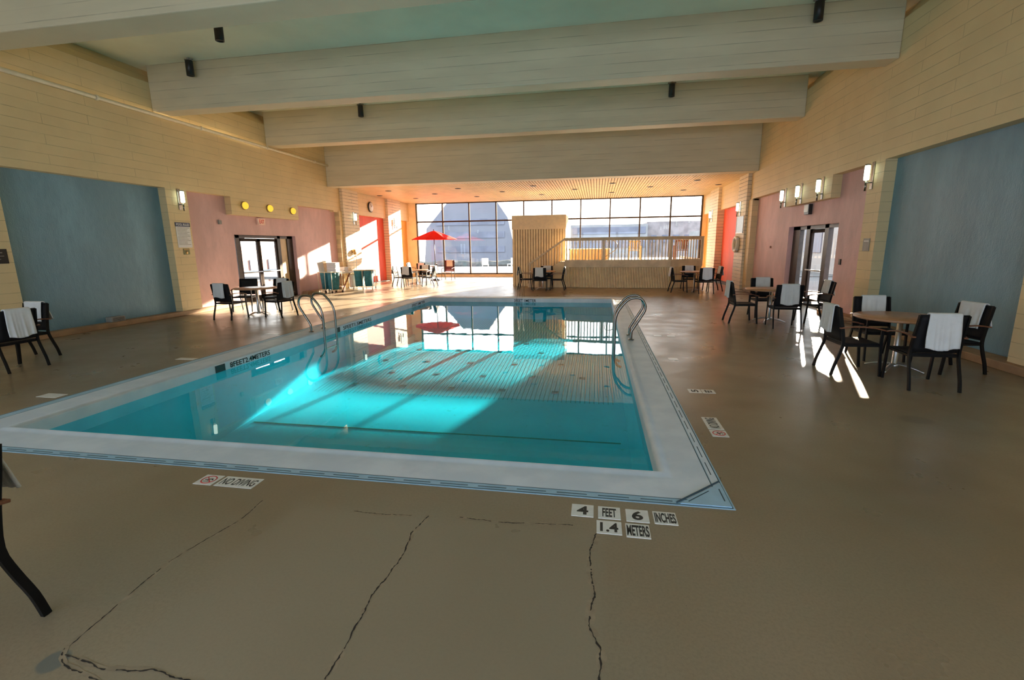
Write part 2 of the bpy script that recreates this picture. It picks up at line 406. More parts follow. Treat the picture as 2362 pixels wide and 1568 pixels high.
# roof above
# back wall behind the camera (room continues); window openings added for fill light
m=MB(); m.box(XL-.6,YB-.3,0,XR+.6,YB,.5).box(XL-.6,YB-.3,3.4,XR+.6,YB,ZC+.3)
xs=[XL-.6,-10.6,-10.6+4.2,-6.2,-2.0,-1.8,2.4,2.6]
for a,b in ((XL-.6,-10.4),(-6.3,-6.0),(-2.0,-1.7),(2.3,2.6),(4.9,XR+.6)): m.box(a,YB-.3,.5,b,YB,3.4)
tag(m.build('wall_back',M['wall']),kind='structure')
# window wall
XM=[-10.9+i*(5.68+10.9)/10 for i in range(11)]
win=tag(empty('window_1',(0,YW,0)),kind='structure')
m=MB()
for i,xm in enumerate(XM):
    m.box(xm-.035,-.06,.16,xm+.035,.08,ZA+.02)
m.box(XM[0],-.05,3.28,XM[-1],.07,3.36); m.box(XM[0]-.03,-.06,.14,XM[-1]+.03,.1,.22); m.box(XM[0]-.03,-.05,ZA-.05,XM[-1]+.03,.09,ZA+.03)
m.build('window_frame',M['mull'],win)
m=MB(); m.add([(XM[0],.01,.2),(XM[-1],.01,.2),(XM[-1],.01,ZA),(XM[0],.01,ZA)],[(0,1,2,3)]); m.build('pane',M['glass'],win)
m=MB(); m.box(XM[0]-.1,-.14,0,XM[-1]+.1,.14,.15); m.build('window_sill',M['trimtan'],win)
m=MB(); m.box(XL-.5,YW-.05,0,XM[0]-.03,YW+.2,ZA+.05).box(XM[-1]+.03,YW-.05,0,XR+.5,YW+.2,ZA+.05).box(XL-.5,YW-.05,ZA+.02,XR+.5,YW+.2,ZC+.3)
tag(m.build('wall_far',M['slat']),kind='structure')
# doors
def push_bar(parent,x,y0,y1,z,s):
    b=MB(); b.tube([(x,y0,z),(x,y1,z)],.022,8).tube([(x,y0+.05,z),(x+s*.07,y0+.05,z)],.015,6).tube([(x,y1-.05,z),(x+s*.07,y1-.05,z)],.015,6)
    b.build('push_bar',M['alu'],parent)
def door(name,X,s,posts,leaves,sides,solid,y0,y1):
    d=tag(empty(name,(0,0,0)),kind='structure')
    f=MB()
    for a,b in posts: f.box(X-.06,a,0,X+.06,b,2.28)
    f.box(X-.06,y0,2.18,X+.06,y1,2.28); f.box(X-.06,y0,0,X+.06,y1,.03)
    f.build('door_frame',M['darkalu'],d)
    for a,b in leaves:
        l=MB(); t=.075
        l.box(X-.03,a,.03,X+.03,a+t,2.17).box(X-.03,b-t,.03,X+.03,b,2.17).box(X-.03,a,2.07,X+.03,b,2.17).box(X-.03,a,.03,X+.03,b,.2)
        lo=l.build('door_leaf',M['mull'],d)
        g=MB(); g.add([(X,a+t,.2),(X,b-t,.2),(X,b-t,2.07),(X,a+t,2.07)],[(0,1,2,3)]); g.build('pane',M['glass'],lo)
        push_bar(lo,X-s*.09,a+.02,b-.02,1.02,s)
    for a,b in sides:
        g=MB(); g.add([(X,a,.03),(X,b,.03),(X,b,2.2),(X,a,2.2)],[(0,1,2,3)]); g.build('pane',M['glass'],d)
    for a,b in solid:
        g=MB(); g.box(X-.02,a,.03,X+.02,b,2.2); g.build('side_panel',M['trimtan'],d)
    return d
Xd=XL-.42
door('door_1',Xd,-1,[(13.3,13.42),(13.95,14.13),(16.05,16.22),(16.62,16.95)],[(14.13,15.07),(15.09,16.05)],[(13.42,13.95)],[(16.22,16.62)],13.3,16.95)
Xe=XR+.42
door('door_2',Xe,1,[(13.3,13.48),(14.12,14.34),(15.25,15.5),(15.95,16.45)],[(14.34,15.25)],[(13.48,14.12),(15.5,15.95)],[],13.3,16.45)
# ------------------------------------------------------------------ pool
pool=thing('swimming_pool','long rectangular indoor pool with pale blue rim in the middle of the room','swimming pool')
zd,zs=-1.25,-.75
prof=[(PY0,zd),(6.9,zd),(8.1,-.95),(PY1,zs)]
m=MB(); o=.02
x0,x1,y0,y1=PX0-o,PX1+o,PY0-o,PY1+o
pp=[(y0,zd),(6.2,zd),(11.,-.80),(y1,zs)]
for (ya,za),(yb,zb) in zip(pp,pp[1:]): 
    m.add([(x0,ya,za),(x1,ya,za),(x1,yb,zb),(x0,yb,zb)],[(0,1,2,3)])
    m.add([(x0,ya,za),(x0,yb,zb),(x0,yb,-.01),(x0,ya,-.01)],[(0,1,2,3)]); m.add([(x1,ya,za),(x1,yb,zb),(x1,yb,-.01),(x1,ya,-.01)],[(3,2,1,0)])
m.add([(x0,y0,zd),(x1,y0,zd),(x1,y0,-.01),(x0,y0,-.01)],[(3,2,1,0)]); m.add([(x0,y1,zs),(x1,y1,zs),(x1,y1,-.01),(x0,y1,-.01)],[(0,1,2,3)])
m.build('basin',M['pool'],pool)
# coping: a broad rim with a raised bullnose lip; light blue gutter strip outside
def ring(m,ax0,ay0,ax1,ay1,bx0,by0,bx1,by1,z0,z1):
    # rectangular ring between inner a and outer b
    m.box(bx0,by0,z0,bx1,ay0,z1).box(bx0,ay1,z0,bx1,by1,z1).box(bx0,ay0,z0,ax0,ay1,z1).box(ax1,ay0,z0,bx1,ay1,z1)
def ringprof(m,prof,x0,y0,x1,y1):
    # prof: list of (offset outward from the rectangle, z); mitred sweep
    cs=[(x0,y0,-1,-1),(x1,y0,1,-1),(x1,y1,1,1),(x0,y1,-1,1)]; n=len(prof); vs=[]
    for cx,cy,sx,sy in cs:
        for o_,z in prof: vs.append((cx+sx*o_,cy+sy*o_,z))
    fs=[]
    for i in range(4):
        j=(i+1)%4
        for k in range(n-1): fs.append((i*n+k,j*n+k,j*n+k+1,i*n+k+1))
    m.add(vs,fs,True)
m=MB(); ringprof(m,[(0,-.30),(0,-.03),(.008,-.004),(.03,.008),(.062,.008),(.085,-.004),(.11,-.008),(.2,-.002),(.41,.004),(.432,.004)],PX0,PY0,PX1,PY1)
# square off to outer edge
m.build('coping',M['coping'],pool)
m=MB(); ix0,iy0,ix1,iy1=PX0-.428,PY0-.428,PX1+.362,PY1+.428
ring(m,ix0,iy0,ix1,iy1,OX0,OY0,OX1,OY1,-.2,.003); m.build('gutter_channel',M['grate'],pool)
m=MB()
ring(m,ix0,iy0,ix1,iy1,ix0-.006,iy0-.006,ix1+.006,iy1+.006,.0,.0045)
ring(m,OX0+.02,OY0+.02,OX1-.02,OY1-.02,OX0+.012,OY0+.012,OX1-.012,OY1-.012,.0,.0045)
for k in range(24): m.box(OX0+.3+k*.3,OY0+.045,.0,OX0+.52+k*.3,OY0+.053,.0048)
for k in range(40): m.box(OX1-.055,OY0+.5+k*.32,.0,OX1-.048,OY0+.72+k*.32,.0048)
m.build('gutter_slots',M['groove'],pool)
# corner plate
m=MB(); m.prism([(OX1-.36,OY0+.02),(OX1-.02,OY0+.02),(OX1-.02,OY0+.36)],0,.012); cp=m.build('corner_plate',M['grate'],pool); tag(cp,'triangular light blue corner plate')
m=MB()
def bar2(m,a,b,w,z0,z1):
    a=Vector(a);b=Vector(b); d=(b-a).normalized(); nrm=Vector((-d.y,d.x))*w/2
    m.prism([tuple(a+nrm),tuple(a-nrm),tuple(b-nrm),tuple(b+nrm)],z0,z1)
bar2(m,(OX1-.385,OY0+.03),(OX1-.02,OY0+.39),.008,0,.013); bar2(m,(OX1-.30,OY0+.05),(OX1-.13,OY0+.22),.008,0,.0135); bar2(m,(OX1-.05,OY0+.09),(OX1-.05,OY0+.26),.008,0,.0135)
m.build('corner_plate_slots',M['groove'],cp)
# ribs on shallow floor
m=MB(); y0r,y1r=8.3,15.9
def zf(y): return -.80+(y-11)/(y1-11)*.05 if y>11 else zd+max(0,y-6.2)/4.8*.45
k=0; x=-5.6
while x<.35:
    for ya,yb_ in ((y0r,11),(11,y1r)): m.add([(x,ya,zf(ya)+.006),(x+.012,ya,zf(ya)+.006),(x+.012,yb_,zf(yb_)+.006),(x,yb_,zf(yb_)+.006)],[(0,1,2,3)])
    x+=.085
m.build('floor_ribs',M['stripe'],pool)
for j,y in enumerate((8.7,9.5,10.3,11.2,12.2)):
    for i in range(6):
        x=-5.0+i*1.05+(.5 if j%2 else 0)
        if x<.2: m=MB(); m.box(x,y,zf(y)-.01,x+.13,y+.13,zf(y)+.016); m.build('anchor_plate',M['stripe'],pool)
for i,(x,y) in enumerate(((-3.99,7.22),(-1.83,7.0))):
    y-=.35
    m=MB(); m.box(x-.17,y-.17,zd-.02,x+.17,y+.17,zd+.01).box(x-.2,y-.26,zd-.02,x+.12,y-.17,zd+.014); dr=m.build('drain_frame',M['drainf'],pool)
    m=MB(); m.box(x-.12,y-.12,zd,x+.12,y+.12,zd+.016); m.build('drain_cover',M['drain'],dr)
# dark expansion line at slope foot
m=MB(); m.box(PX0+.1,6.88,zf(6.9)-.01,PX1-.1,6.905,zf(6.9)+.008); m.build('slope_joint',M['drainf'],pool)
# skimmer mouths on left and text tiles
for y0s,y1s in ((6.33,6.53),(9.9,10.1)):
    m=MB(); m.box(PX0-.01,y0s,-.148,PX0+.006,y1s,-.035); m.build('skimmer_mouth',M['can'],pool)
w=MB(); w.add([(PX0,PY0,-.15),(PX1,PY0,-.15),(PX1,PY1,-.15),(PX0,PY1,-.15)],[(0,1,2,3)])
tag(w.build('pool_water',M['water']),'still turquoise water filling the pool and mirroring the windows','water',kind='stuff')
# depth lettering on the pool sides
RL=(PI/2,0,PI/2)   # reads along +Y on a face looking to +X
def wall_text(s,y0,y1,h,z,label):
    t=text('depth_lettering',s,M['blackp'],y1-y0,h,(PX0+.003,(y0+y1)/2,z),RL,bold=.012)
    return tag(t,label,'lettering')
wall_text('8FEET2.4METERS',6.64,7.62,.088,-.092,'black 8FEET2.4METERS lettering on the left pool side')
wall_text('5FEET1.5METERS',10.25,11.7,.088,-.092,'black depth lettering on left pool side behind the ladder')
wall_text('3FEET1METER',14.6,15.8,.088,-.092,'black depth lettering on left pool side near the far corner')
t=text('depth_lettering','3FEET 1METER',M['blackp'],.78,.1,(-2.45,PY1-.003,-.09),(PI/2,0,0),bold=.012); tag(t,'black depth lettering on the far end of the pool behind the grab rail','lettering')
# ------------------------------------------------------------------ floor tiles
def ftile(x,y,s,label,w=.15,h=.15,tw=.8,th=.62,rz=0,bold=.03,mat='blackp'):
    t=thing('depth_tile',label,'tile',(x,y,0),rz,)
    b=MB(); b.box(-w/2,-h/2,-.02,w/2,h/2,.003); b.build('tile_face',M['tile'],t,bevel=.002)
    if s: text('tile_lettering',s,M[mat],w*tw,h*th,(0,0,.0036),(0,0,0),t,extrude=.0004,bold=bold)
    return t
ftile(-.055,2.975,'4','white floor tile reading 4, leftmost of the upper tile row',tw=.52,th=.7)
ftile(.125,2.972,'FEET','white floor tile reading FEET between the 4 and 6 tiles',tw=.62,th=.7)
ftile(.31,2.965,'6','white floor tile reading 6, between the FEET and INCHES tiles',tw=.48,th=.7)
ftile(.49,2.965,'INCHES','white floor tile reading INCHES at the right end of its row',tw=.9,th=.76)
ftile(.12,2.80,'1.4','white floor tile reading 1.4 below the FEET tile',.16,.145,.72,.7)
ftile(.30,2.79,'METERS','white floor tile reading METERS beside the 1.4 tile',tw=.92,th=.78)
def nodive(x,y,rz,lab):
    t=thing('no_diving_tile','white floor tile with red crossed diver symbol '+lab,'tile',(x,y,0),rz)
    b=MB(); b.box(-.08,-.075,-.02,.08,.075,.003); b.build('tile_face',M['tile'],t)
    r=MB(); r.tube([(.055*math.cos(a*PI/12),.055*math.sin(a*PI/12),.004) for a in range(24)],.005,6,True,ry=.002)
    r.tube([(-.038,.038,.004),(.038,-.038,.004)],.004,6,ry=.002); r.build('prohibition_ring',M['redp'],t)
    f=MB(); f.tube([(-.03,-.005,.004),(0,.008,.004),(.025,.015,.004)],.006,6,ry=.0015).tube([(.0,.008,.004),(.0,-.018,.004)],.004,6,ry=.0015).sphere((.03,.002,.0035),.007,8,6,(1,1,.2)).tube([(-.03,-.028,.004),(.03,-.028,.004)],.0025,4,ry=.001)
    f.build('diver_figure',M['blackp'],t)
    c,s_=math.cos(rz),math.sin(rz); ox=.27
    t2=thing('no_diving_tile','white floor tile reading NO DIVING '+lab,'tile',(x+c*ox,y+s_*ox,0),rz)
    b=MB(); b.box(-.165,-.075,-.02,.165,.075,.003); b.build('tile_face',M['tile'],t2)
    text('tile_lettering','NO DIVING',M['blackp'],.29,.095,(0,0,.0036),(0,0,0),t2,extrude=.0004,bold=.012)
nodive(-2.99,2.96,0,'on the near side of the pool')
nodive(1.20,4.53,PI/2,'on the right side of the pool')
for x,y,s,l in ((1.24,5.9,'5','farther than the NO DIVING tile'),(1.4,5.9,'FEET','right of the faint 5 tile'),):
    ftile(x,y,s,'worn floor tile reading %s on the right deck, %s'%(s,l),th=.55,tw=.7,rz=PI/2)
ftile(1.24,7.6,'','worn blank pale floor tile on the right deck by the ladder'); 
ftile(1.24,9.6,'','worn blank pale floor tile on the right deck beyond the ladder')
ftile(1.5,9.6,'','worn blank pale floor tile, right one of the pair beyond the ladder')
ftile(-6.85,8.9,'','worn blank floor tile on the left deck before the ladder',.32,.15)
ftile(-6.78,4.6,'','worn blank floor tile on the left deck near its near end',.3,.15)
ftile(-6.75,6.6,'','worn blank floor tile on the left deck beside the 8FEET lettering',.34,.12)
# ------------------------------------------------------------------ pool ladders
def ladder(x,y,s,label):
    t=thing('pool_ladder',label,'ladder',(x,y,0),0 if s>0 else PI)
    # local: +x away from pool, origin at coping edge
    for yy in (-.24,.24):
        pts=[(.14,0),(.14,.12),(.16,.2),(.34,.50),(.38,.60),(.37,.70),(.30,.79),(.19,.81),(.05,.76),(-.10,.58),(-.155,.44),(-.17,.30),(-.17,-.15),(-.165,-.36),(-.11,-.50),(-.03,-.55)]
        # smooth
        P=[Vector((a,yy,b)) for a,b in pts]; S=[]
        for i in range(len(P)-1):
            p0=P[max(i-1,0)];p1=P[i];p2=P[i+1];p3=P[min(i+2,len(P)-1)]
            for k in range(4):
                u=k/4; S.append(.5*((2*p1)+(-p0+p2)*u+(2*p0-5*p1+4*p2-p3)*u*u+(-p0+3*p1-3*p2+p3)*u**3))
        S.append(P[-1])
        m=MB(); m.tube(S,.024,12); r=m.build('rail',M['steel'],t)
        m=MB(); m.lathe([(.055,.0),(.055,.012),(.03,.02),(.026,.02)],(.14,yy,.003),18); m.build('escutcheon',M['steel'],r)
    for z in (-.20,-.38):
        m=MB(); m.bbox((-.15,0,z),(.05,.46,.02)); m.build('step',M['steel'],t)
    return t
ladder(PX1+.02,9.35,1,'curved stainless steel pool ladder on the right side of the pool')
ladder(PX0-.02,9.45,-1,'curved stainless steel pool ladder on the left side of the pool')
g=thing('grab_rail','thin steel grab rail rising from the far end of the pool','rail',(-2.7,PY1,0))
for xx in (0,.62):
    m=MB(); m.tube([(xx,-.35,-.3),(xx,-.16,.1),(xx,.0,.55),(xx,.1,.85),(xx,.2,.95),(xx,.3,.9),(xx,.36,.75),(xx,.38,.4),(xx,.38,0)],.019,10)
    m.build('rail',M['steel'],g)
g.scale=(.28,1,1)
# ------------------------------------------------------------------ chairs
def smooth(P,n=4):
    P=[Vector(p) for p in P]; S=[]
    for i in range(len(P)-1):
        p0=P[max(i-1,0)];p1=P[i];p2=P[i+1];p3=P[min(i+2,len(P)-1)]
        for k in range(n):
            u=k/n; S.append(.5*((2*p1)+(-p0+p2)*u+(2*p0-5*p1+4*p2-p3)*u*u+(-p0+3*p1-3*p2+p3)*u**3))
    return S+[P[-1]]
def yb(z): # rear upright profile
    return -.205-.02*max(0,(z-.44))/.2-.055*max(0,z-.55)
def make_chair():
    t=empty('patio_chair'); tag(t,'x','chair')
    for s in (-1,1):
        m=MB(); P=smooth([(s*.265,-.315,0),(s*.265,-.285,.14),(s*.262,-.235,.30),(s*.258,-.205,.44),(s*.255,-.225,.62),(s*.25,-.262,.80),(s*.248,-.285,.925)],3)
        m.tube(P,.0165,4,ry=.026,up=(0,1,0)); m.build('leg',M['black'],t)
        m=MB(); P=smooth([(s*.265,.285,0),(s*.265,.265,.2),(s*.265,.25,.44),(s*.265,.25,.63)],3)
        m.tube(P,.0165,4,ry=.024,up=(0,1,0)); m.build('leg',M['black'],t)
        m=MB(); P=smooth([(s*.268,-.27,.655),(s*.272,-.1,.678),(s*.276,.12,.668),(s*.272,.285,.63)],4)
        m.tube(P,.030,4,ry=.012,up=(0,0,1)); m.build('armrest',M['armwood'],t,bevel=.004)
        m=MB(); m.tube([(s*.255,-.2,.415),(s*.262,.26,.42)],.012,4,ry=.02,up=(0,0,1)); m.build('side_rail',M['black'],t)
    for yy in (.255,-.2): m=MB(); m.tube([(-.26,yy,.418),(.26,yy,.418)],.012,4,ry=.018,up=(0,0,1)); m.build('cross_rail',M['black'],t)
    m=MB(); m.grid(lambda u,v:(-.25+.5*u,-.205+.465*v,.438-.012*math.sin(PI*u)*math.sin(PI*v)),8,8); m.build('seat',M['sling'],t,solid=.014)
    def bk(u,v):
        z=.47+.45*v; y=-.21-.075*v**1.1; return (-.243+.486*u,y-.012*math.sin(PI*u),z)
    m=MB(); m.grid(bk,8,8); m.build('backrest',M['sling'],t,solid=.016)
    m=MB(); m.tube([(-.25,-.285,.925),(.25,-.285,.925)],.012,6); m.build('top_rail',M['black'],t)
    m=MB(); m.tube([(-.255,-.21,.475),(.255,-.21,.475)],.010,6); m.build('lower_rail',M['black'],t)
    return t
def towel_mesh(w,df,db,off,ph,lean=0.):
    m=MB(); L=df+db+.06
    def fn(u,v):
        s=v*L; x=off+(-w/2+w*u)*(1+.03*math.sin(7*v+ph))
        rip=.006*math.sin(u*14+ph)+.004*math.sin(u*31+ph*2)
        ytop=-.285; ztop=.945
        if s<df:
            d=df-s; z=ztop-d; y=ytop+.030+.16*d*.9; y+=rip*(d/.2)
        elif s<df+.06:
            a=(s-df)/.06*PI; z=ztop+.016*math.sin(a); y=ytop+.030*math.cos(a)
        else:
            d=s-df-.06; z=ztop-d+.012*math.sin(u*6+ph)*(d/.3); y=ytop-.030+(.02*d if d<.12 else .0024)-lean*d; y-=abs(rip)*(d/.15)+.004
        return (x+lean*.0,y,z)
    m.grid(fn,22,34); return m
TOW=[]
for i,(w,df,db,off,ph,le) in enumerate(((.33,.30,.36,-.02,0,.02),(.30,.28,.34,.04,1.3,.10),(.34,.22,.42,.0,2.1,.04),(.36,.33,.30,.03,3.3,.3))):
    o=towel_mesh(w,df,db,off,ph,le).build('towel',M['towel'],solid=.012); o.modifiers[0].offset=1; TOW.append(o)
    tag(o,'x','towel',)
chair0=make_chair(); used=[False]; tused=[False]*len(TOW)
def chair(x,y,deg,label,tow=None,tlabel=None,group=None):
    # deg: direction the sitter faces, measured from +X
    rz=rad(deg-90)
    if not used[0]: c=chair0; used[0]=True
    else: c=dup(chair0)
    place(c,(x,y,0),rz,label,group)
    if tow is not None:
        if not tused[tow]: t=TOW[tow]; tused[tow]=True
        else: t=dup(TOW[tow])
        place(t,(x,y,.0),rz,tlabel,'white towels hung over chair backs')
    return c
def round_table(x,y,label,rz=0,r=.55,mat='tablewood'):
    t=thing('round_table',label,'table',(x,y,0),rz,'round patio tables')
    m=MB(); m.lathe([(r-.012,.737),(r,.743),(r,.762),(r-.006,.768)],n=48); m.build('tabletop',M[mat],t)
    m=MB(); m.lathe([(.2,.735),(.2,.722),(.05,.712),(.036,.70),(.036,.09),(.06,.07),(.06,.05)],n=20); m.build('pedestal',M['alu'],t)
    for k in range(4):
        a=PI/4+k*PI/2; c,s=math.cos(a),math.sin(a)
        m=MB(); P=smooth([(.03*c,.03*s,.085),(.16*c,.16*s,.075),(.27*c,.27*s,.045),(.35*c,.35*s,.015)],4); m.tube(P,[.03]*4+[.028]*4+[.022]*4+[.014],8,ry=.014,up=(0,0,1)); m.build('foot',M['alu'],t)
    return t
G='patio chairs around the round tables'
# table 1: nearest right
round_table(4.22,7.35,'wood-topped round table nearest on the right before the blue wall')
A='the nearest right-hand table'
chair(3.53,7.18,0,'black armchair on the pool side of '+A,0,'white towel on the pool-side chair of '+A)
chair(4.08,6.58,88,'black armchair closest to the camera at '+A,2,'white towel on the closest chair of '+A)
chair(4.90,7.42,188,'black armchair by the blue wall at '+A,3,'white towel on the chair by the blue wall at '+A)
chair(4.36,8.12,268,'black armchair on the far side of '+A,0,'white towel on the far chair of '+A)
# table 2
round_table(3.98,11.68,'wood-topped round table on the right before the glass door and pink wall',.2)
A='the right glass door table'
chair(3.33,11.58,0,'black armchair on the pool side of '+A,0,'white towel on the pool-side chair of '+A)
chair(4.02,10.95,86,'black armchair closest to the camera at '+A,2,'white towel on the near chair of '+A)
chair(4.92,11.72,182,'black armchair next to the pink wall at '+A,1,'white towel on the chair next to the pink wall at '+A)
chair(4.12,12.52,270,'black armchair on the far side of '+A,0,'white towel on the far chair of '+A)
# table 3
round_table(3.75,19.2,'round table below the right end of the raised deck',.4)
A='the table below the deck right end'
chair(3.10,18.85,4,'black armchair on the left of '+A,1,'white towel on the left chair of '+A)
chair(3.95,18.45,96,'black armchair in front of '+A,2,'white towel on the front chair of '+A)
chair(4.45,19.35,184,'black armchair next to the red wall at '+A,1,'white towel on the red-wall-side chair of '+A)
chair(3.70,19.92,270,'black armchair behind '+A,0,'white towel on the chair behind '+A)
# table 4
round_table(-2.2,19.75,'round table at the foot of the deck stairs before the tall tan enclosure',.1)
A='the table at the foot of the deck stairs'
chair(-2.92,19.75,0,'black armchair on the left of '+A,1,'white towel on the left chair of '+A)
chair(-2.24,19.15,92,'black armchair in front of '+A,0,'white towel on the front chair of '+A)
chair(-1.56,19.55,178,'black armchair on the right of '+A,1,'white towel on the right chair of '+A)
chair(-2.12,20.32,270,'black armchair behind '+A,0,'white towel on the chair behind '+A)
# table 5
round_table(-8.35,21.25,'sunlit round table near the red umbrella by the left wall',.3)
A='the sunlit table near the red umbrella'
chair(-9.10,21.05,0,'black armchair on the left of '+A,1,'white towel on the left chair of '+A)
chair(-8.5,20.62,90,'black armchair in front of '+A,0,'white towel on the front chair of '+A)
chair(-7.68,21.1,180,'black armchair on the right of '+A,1,'white towel on the right chair of '+A)
chair(-8.3,21.95,270,'black armchair behind '+A,0,'white towel on the chair behind '+A)
# chairs beneath the umbrella
round_table(-9.65,26.0,'round table beneath the red umbrella by the window',.3)
chair(-10.4,25.9,0,'black armchair beneath the red umbrella nearest the orange wall',0,'white towel on the chair nearest the orange wall')
chair(-9.55,25.2,95,'black armchair beneath the red umbrella in front of its table',2,'white towel on the chair in front of the umbrella table')
c=chair(-8.54,23.8,200,'black armchair just in front of the umbrella pole',1,'white towel on the chair just in front of the umbrella pole')
# table 7
round_table(-9.2,11.5,'round table before the glass double door in the left pink wall',.5,mat='tablewood')
A='the left glass door table'
chair(-9.5,10.85,88,'black armchair closest to the camera at '+A,0,'white towel on the closest chair of '+A)
chair(-8.42,11.38,168,'black armchair on the pool side of '+A,2,'white towel on the pool-side chair of '+A)
chair(-10.25,12.35,285,'black armchair without a towel next to the pink wall')
chair(-9.2,12.3,268,'black armchair on the far side of '+A,0,'white towel on the far chair of '+A)
# table 8
round_table(-9.85,5.45,'round table at the left edge of the view before the blue wall',.9)
A='the table at the left edge'
chair(-8.97,5.66,180,'black armchair on the pool side of '+A,2,'white towel on the pool-side chair of '+A)
chair(-9.55,6.24,270,'black armchair beside the blue wall at '+A,3,'white towel on the chair beside the blue wall at '+A)
# nearest chair
chair(-2.955,1.29,270,'black armchair cut off by the lower left edge of the view',3,'white towel bulging behind the armchair in the lower left corner')
# high-backed chair by window
t=thing('high_back_chair','maroon high-backed chair with white towel seen against the window','chair',(-8.15,25.9,0),rad(170-90))
# ------------------------------------------------------------------
for s in (-1,1):
    m=MB(); m.tube(smooth([(s*.28,-.36,0),(s*.28,-.25,.42),(s*.28,-.36,1.08)],4),.017,6); m.build('leg',M['darkalu'],t)
    m=MB(); m.tube(smooth([(s*.28,.36,0),(s*.28,.28,.42),(s*.28,.25,.62),(s*.28,-.25,.66)],4),.015,6); m.build('leg',M['darkalu'],t)
m=MB(); m.grid(lambda u,v:(-.27+.54*u,-.27+.6*v,.40),4,4); m.build('seat',M['white'],t,solid=.03)
m=MB(); m.grid(lambda u,v:(-.27+.54*u,-.27-.09*v,.45+.62*v),4,4); m.build('backrest',simple('maroon_sling',(.12,.03,.035,1),.6),t,solid=.02)
t.rotation_euler=(0,0,rad(180)); t.location=(-8.15,25.45,0)
m=MB(); 
def hb(u,v):
    if v<.5: return (-.18+.36*u,-.40-.02+.0*v,1.09-.36*(1-2*v))
    return (-.18+.36*u,-.33+.03,1.09-.36*(2*v-1))
m.grid(hb,6,21); o=m.build('towel',M['towelw'],solid=.012); o.location=t.location; o.rotation_euler=t.rotation_euler
tag(o,'pale towel over the maroon high-backed chair by the window','towel')
# ------------------------------------------------------------------ umbrella
u=thing('patio_umbrella','open bright red patio umbrella on a thin pole by the window','umbrella',(-8.72,24.95,0))
m=MB(); m.lathe([(.27,0),(.27,.05),(.06,.09),(.03,.1),(.03,.35)],n=24); m.build('base',M['can'],u)
m=MB(); m.tube([(0,0,.05),(0,0,2.62)],.019,10); m.build('pole',M['darkalu'],u)
m=MB(); n=8; Rr=1.3
def can(uu,v):
    a=2*PI*uu; k=(a/(2*PI/n))%1; sag=(abs(k-.5)*2); rr=Rr*v*(1-.075*(1-sag**2)*v)
    z=2.68-.47*v**1.15-.035*(1-sag)*math.sin(PI*v)
    return (rr*math.cos(a),rr*math.sin(a),z)
m.grid(can,64,10); m.build('canopy',M['umb'],u,solid=.006)
m=MB(); m.sphere((0,0,2.72),.035); m.build('finial',M['can'],u)
for k in range(n):
    a=2*PI*k/n; m=MB(); m.tube([(0.02*math.cos(a),.02*math.sin(a),2.63),(1.27*math.cos(a),1.27*math.sin(a),2.185)],.008,6); m.build('rib',M['darkalu'],u)
# ------------------------------------------------------------------ raised deck, railing, stairs, enclosure
DZ=1.12
P0=(-1.35,20.78);P1=(.29,20.5);P2=(3.0,20.45);P3=(4.38,21.2)
deck=thing('raised_deck','raised tan platform with battened front below the big window','platform')
m=MB(); m.prism([P0,P1,P2,P3,(4.38,26.6),(-1.35,26.6)],DZ-.06,DZ); m.build('deck_floor',M['deckwood'],deck)
m=MB(); m.prism([(a[0]+b[0],a[1]+b[1]) for a,b in zip([P0,P1,P2,P3,(4.38,26.6),(-1.35,26.6)],[(.02,.04),(0,.04),(0,.04),(-.03,.03),(-.03,0),(.02,0)])],0,DZ-.06); m.build('deck_core',M['gap'],deck)
def along(a,b,step):
    a=Vector(a);b=Vector(b);L=(b-a).length;n=int(L/step); return [(a+(b-a)*((i+.5)/n),(b-a).normalized()) for i in range(n)]
m=MB()
for a,b in ((P0,P1),(P1,P2),(P2,P3),(P3,(4.38,26.5))):
    for p,d in along(a,b,.066): m.bbox((p.x,p.y+.02,.46),(.042,.05,.9),math.atan2(d.y,d.x))
m.build('battens',M['batten'],deck)
m=MB()
for a,b in ((P0,P1),(P1,P2),(P2,P3),(P3,(4.38,26.5))):
    a=Vector(a);b=Vector(b); c=(a+b)/2; d=b-a; m.bbox((c.x,c.y-.01,1.0),(d.length+.03,.07,.24),math.atan2(d.y,d.x))
m.build('fascia_board',M['trimtan'],deck)
rl=thing('deck_railing','tan wooden railing with close balusters along the raised deck','railing')
m=MB()
for a,b in ((P0,P1),(P1,P2),(P2,P3),(P3,(4.38,26.5))):
    a=Vector(a);b=Vector(b); c=(a+b)/2; d=b-a; m.bbox((c.x,c.y,2.10),(d.length+.04,.12,.045),math.atan2(d.y,d.x)); m.bbox((c.x,c.y-.035,2.035),(d.length+.02,.04,.09),math.atan2(d.y,d.x))
m.build('top_rail',M['trimtan'],rl)
m=MB()
for a,b in ((P0,P1),(P1,P2),(P2,P3),(P3,(4.38,26.5))):
    a=Vector(a);b=Vector(b); c=(a+b)/2; d=b-a; m.bbox((c.x,c.y,DZ+.035),(d.length,.04,.07),math.atan2(d.y,d.x))
m.build('bottom_rail',M['trimtan'],rl)
for p in (P1,P2,P3):
    m=MB(); m.bbox((p[0],p[1],(DZ+2.08)/2),(.085,.085,2.08-DZ),0); m.build('post',M['trimtan'],rl)
bal0=None
def baluster(p,parent,z0,z1,ang=0):
    m=MB(); m.bbox((0,0,(z1-z0)/2),(.036,.036,z1-z0),0); o=m.build('baluster',M['trimtan'],parent); o.location=(p[0],p[1],z0); return o
bm=None
for a,b,st in ((P0,P1,.135),(P1,P2,.135),(P2,P3,.125)):
    for p,d in along(a,b,st):
        if bm is None: bm=baluster(p,rl,DZ+.07,2.08); 
        else: q=bm.copy(); COL.objects.link(q); q.location=(p.x,p.y,DZ+.07)
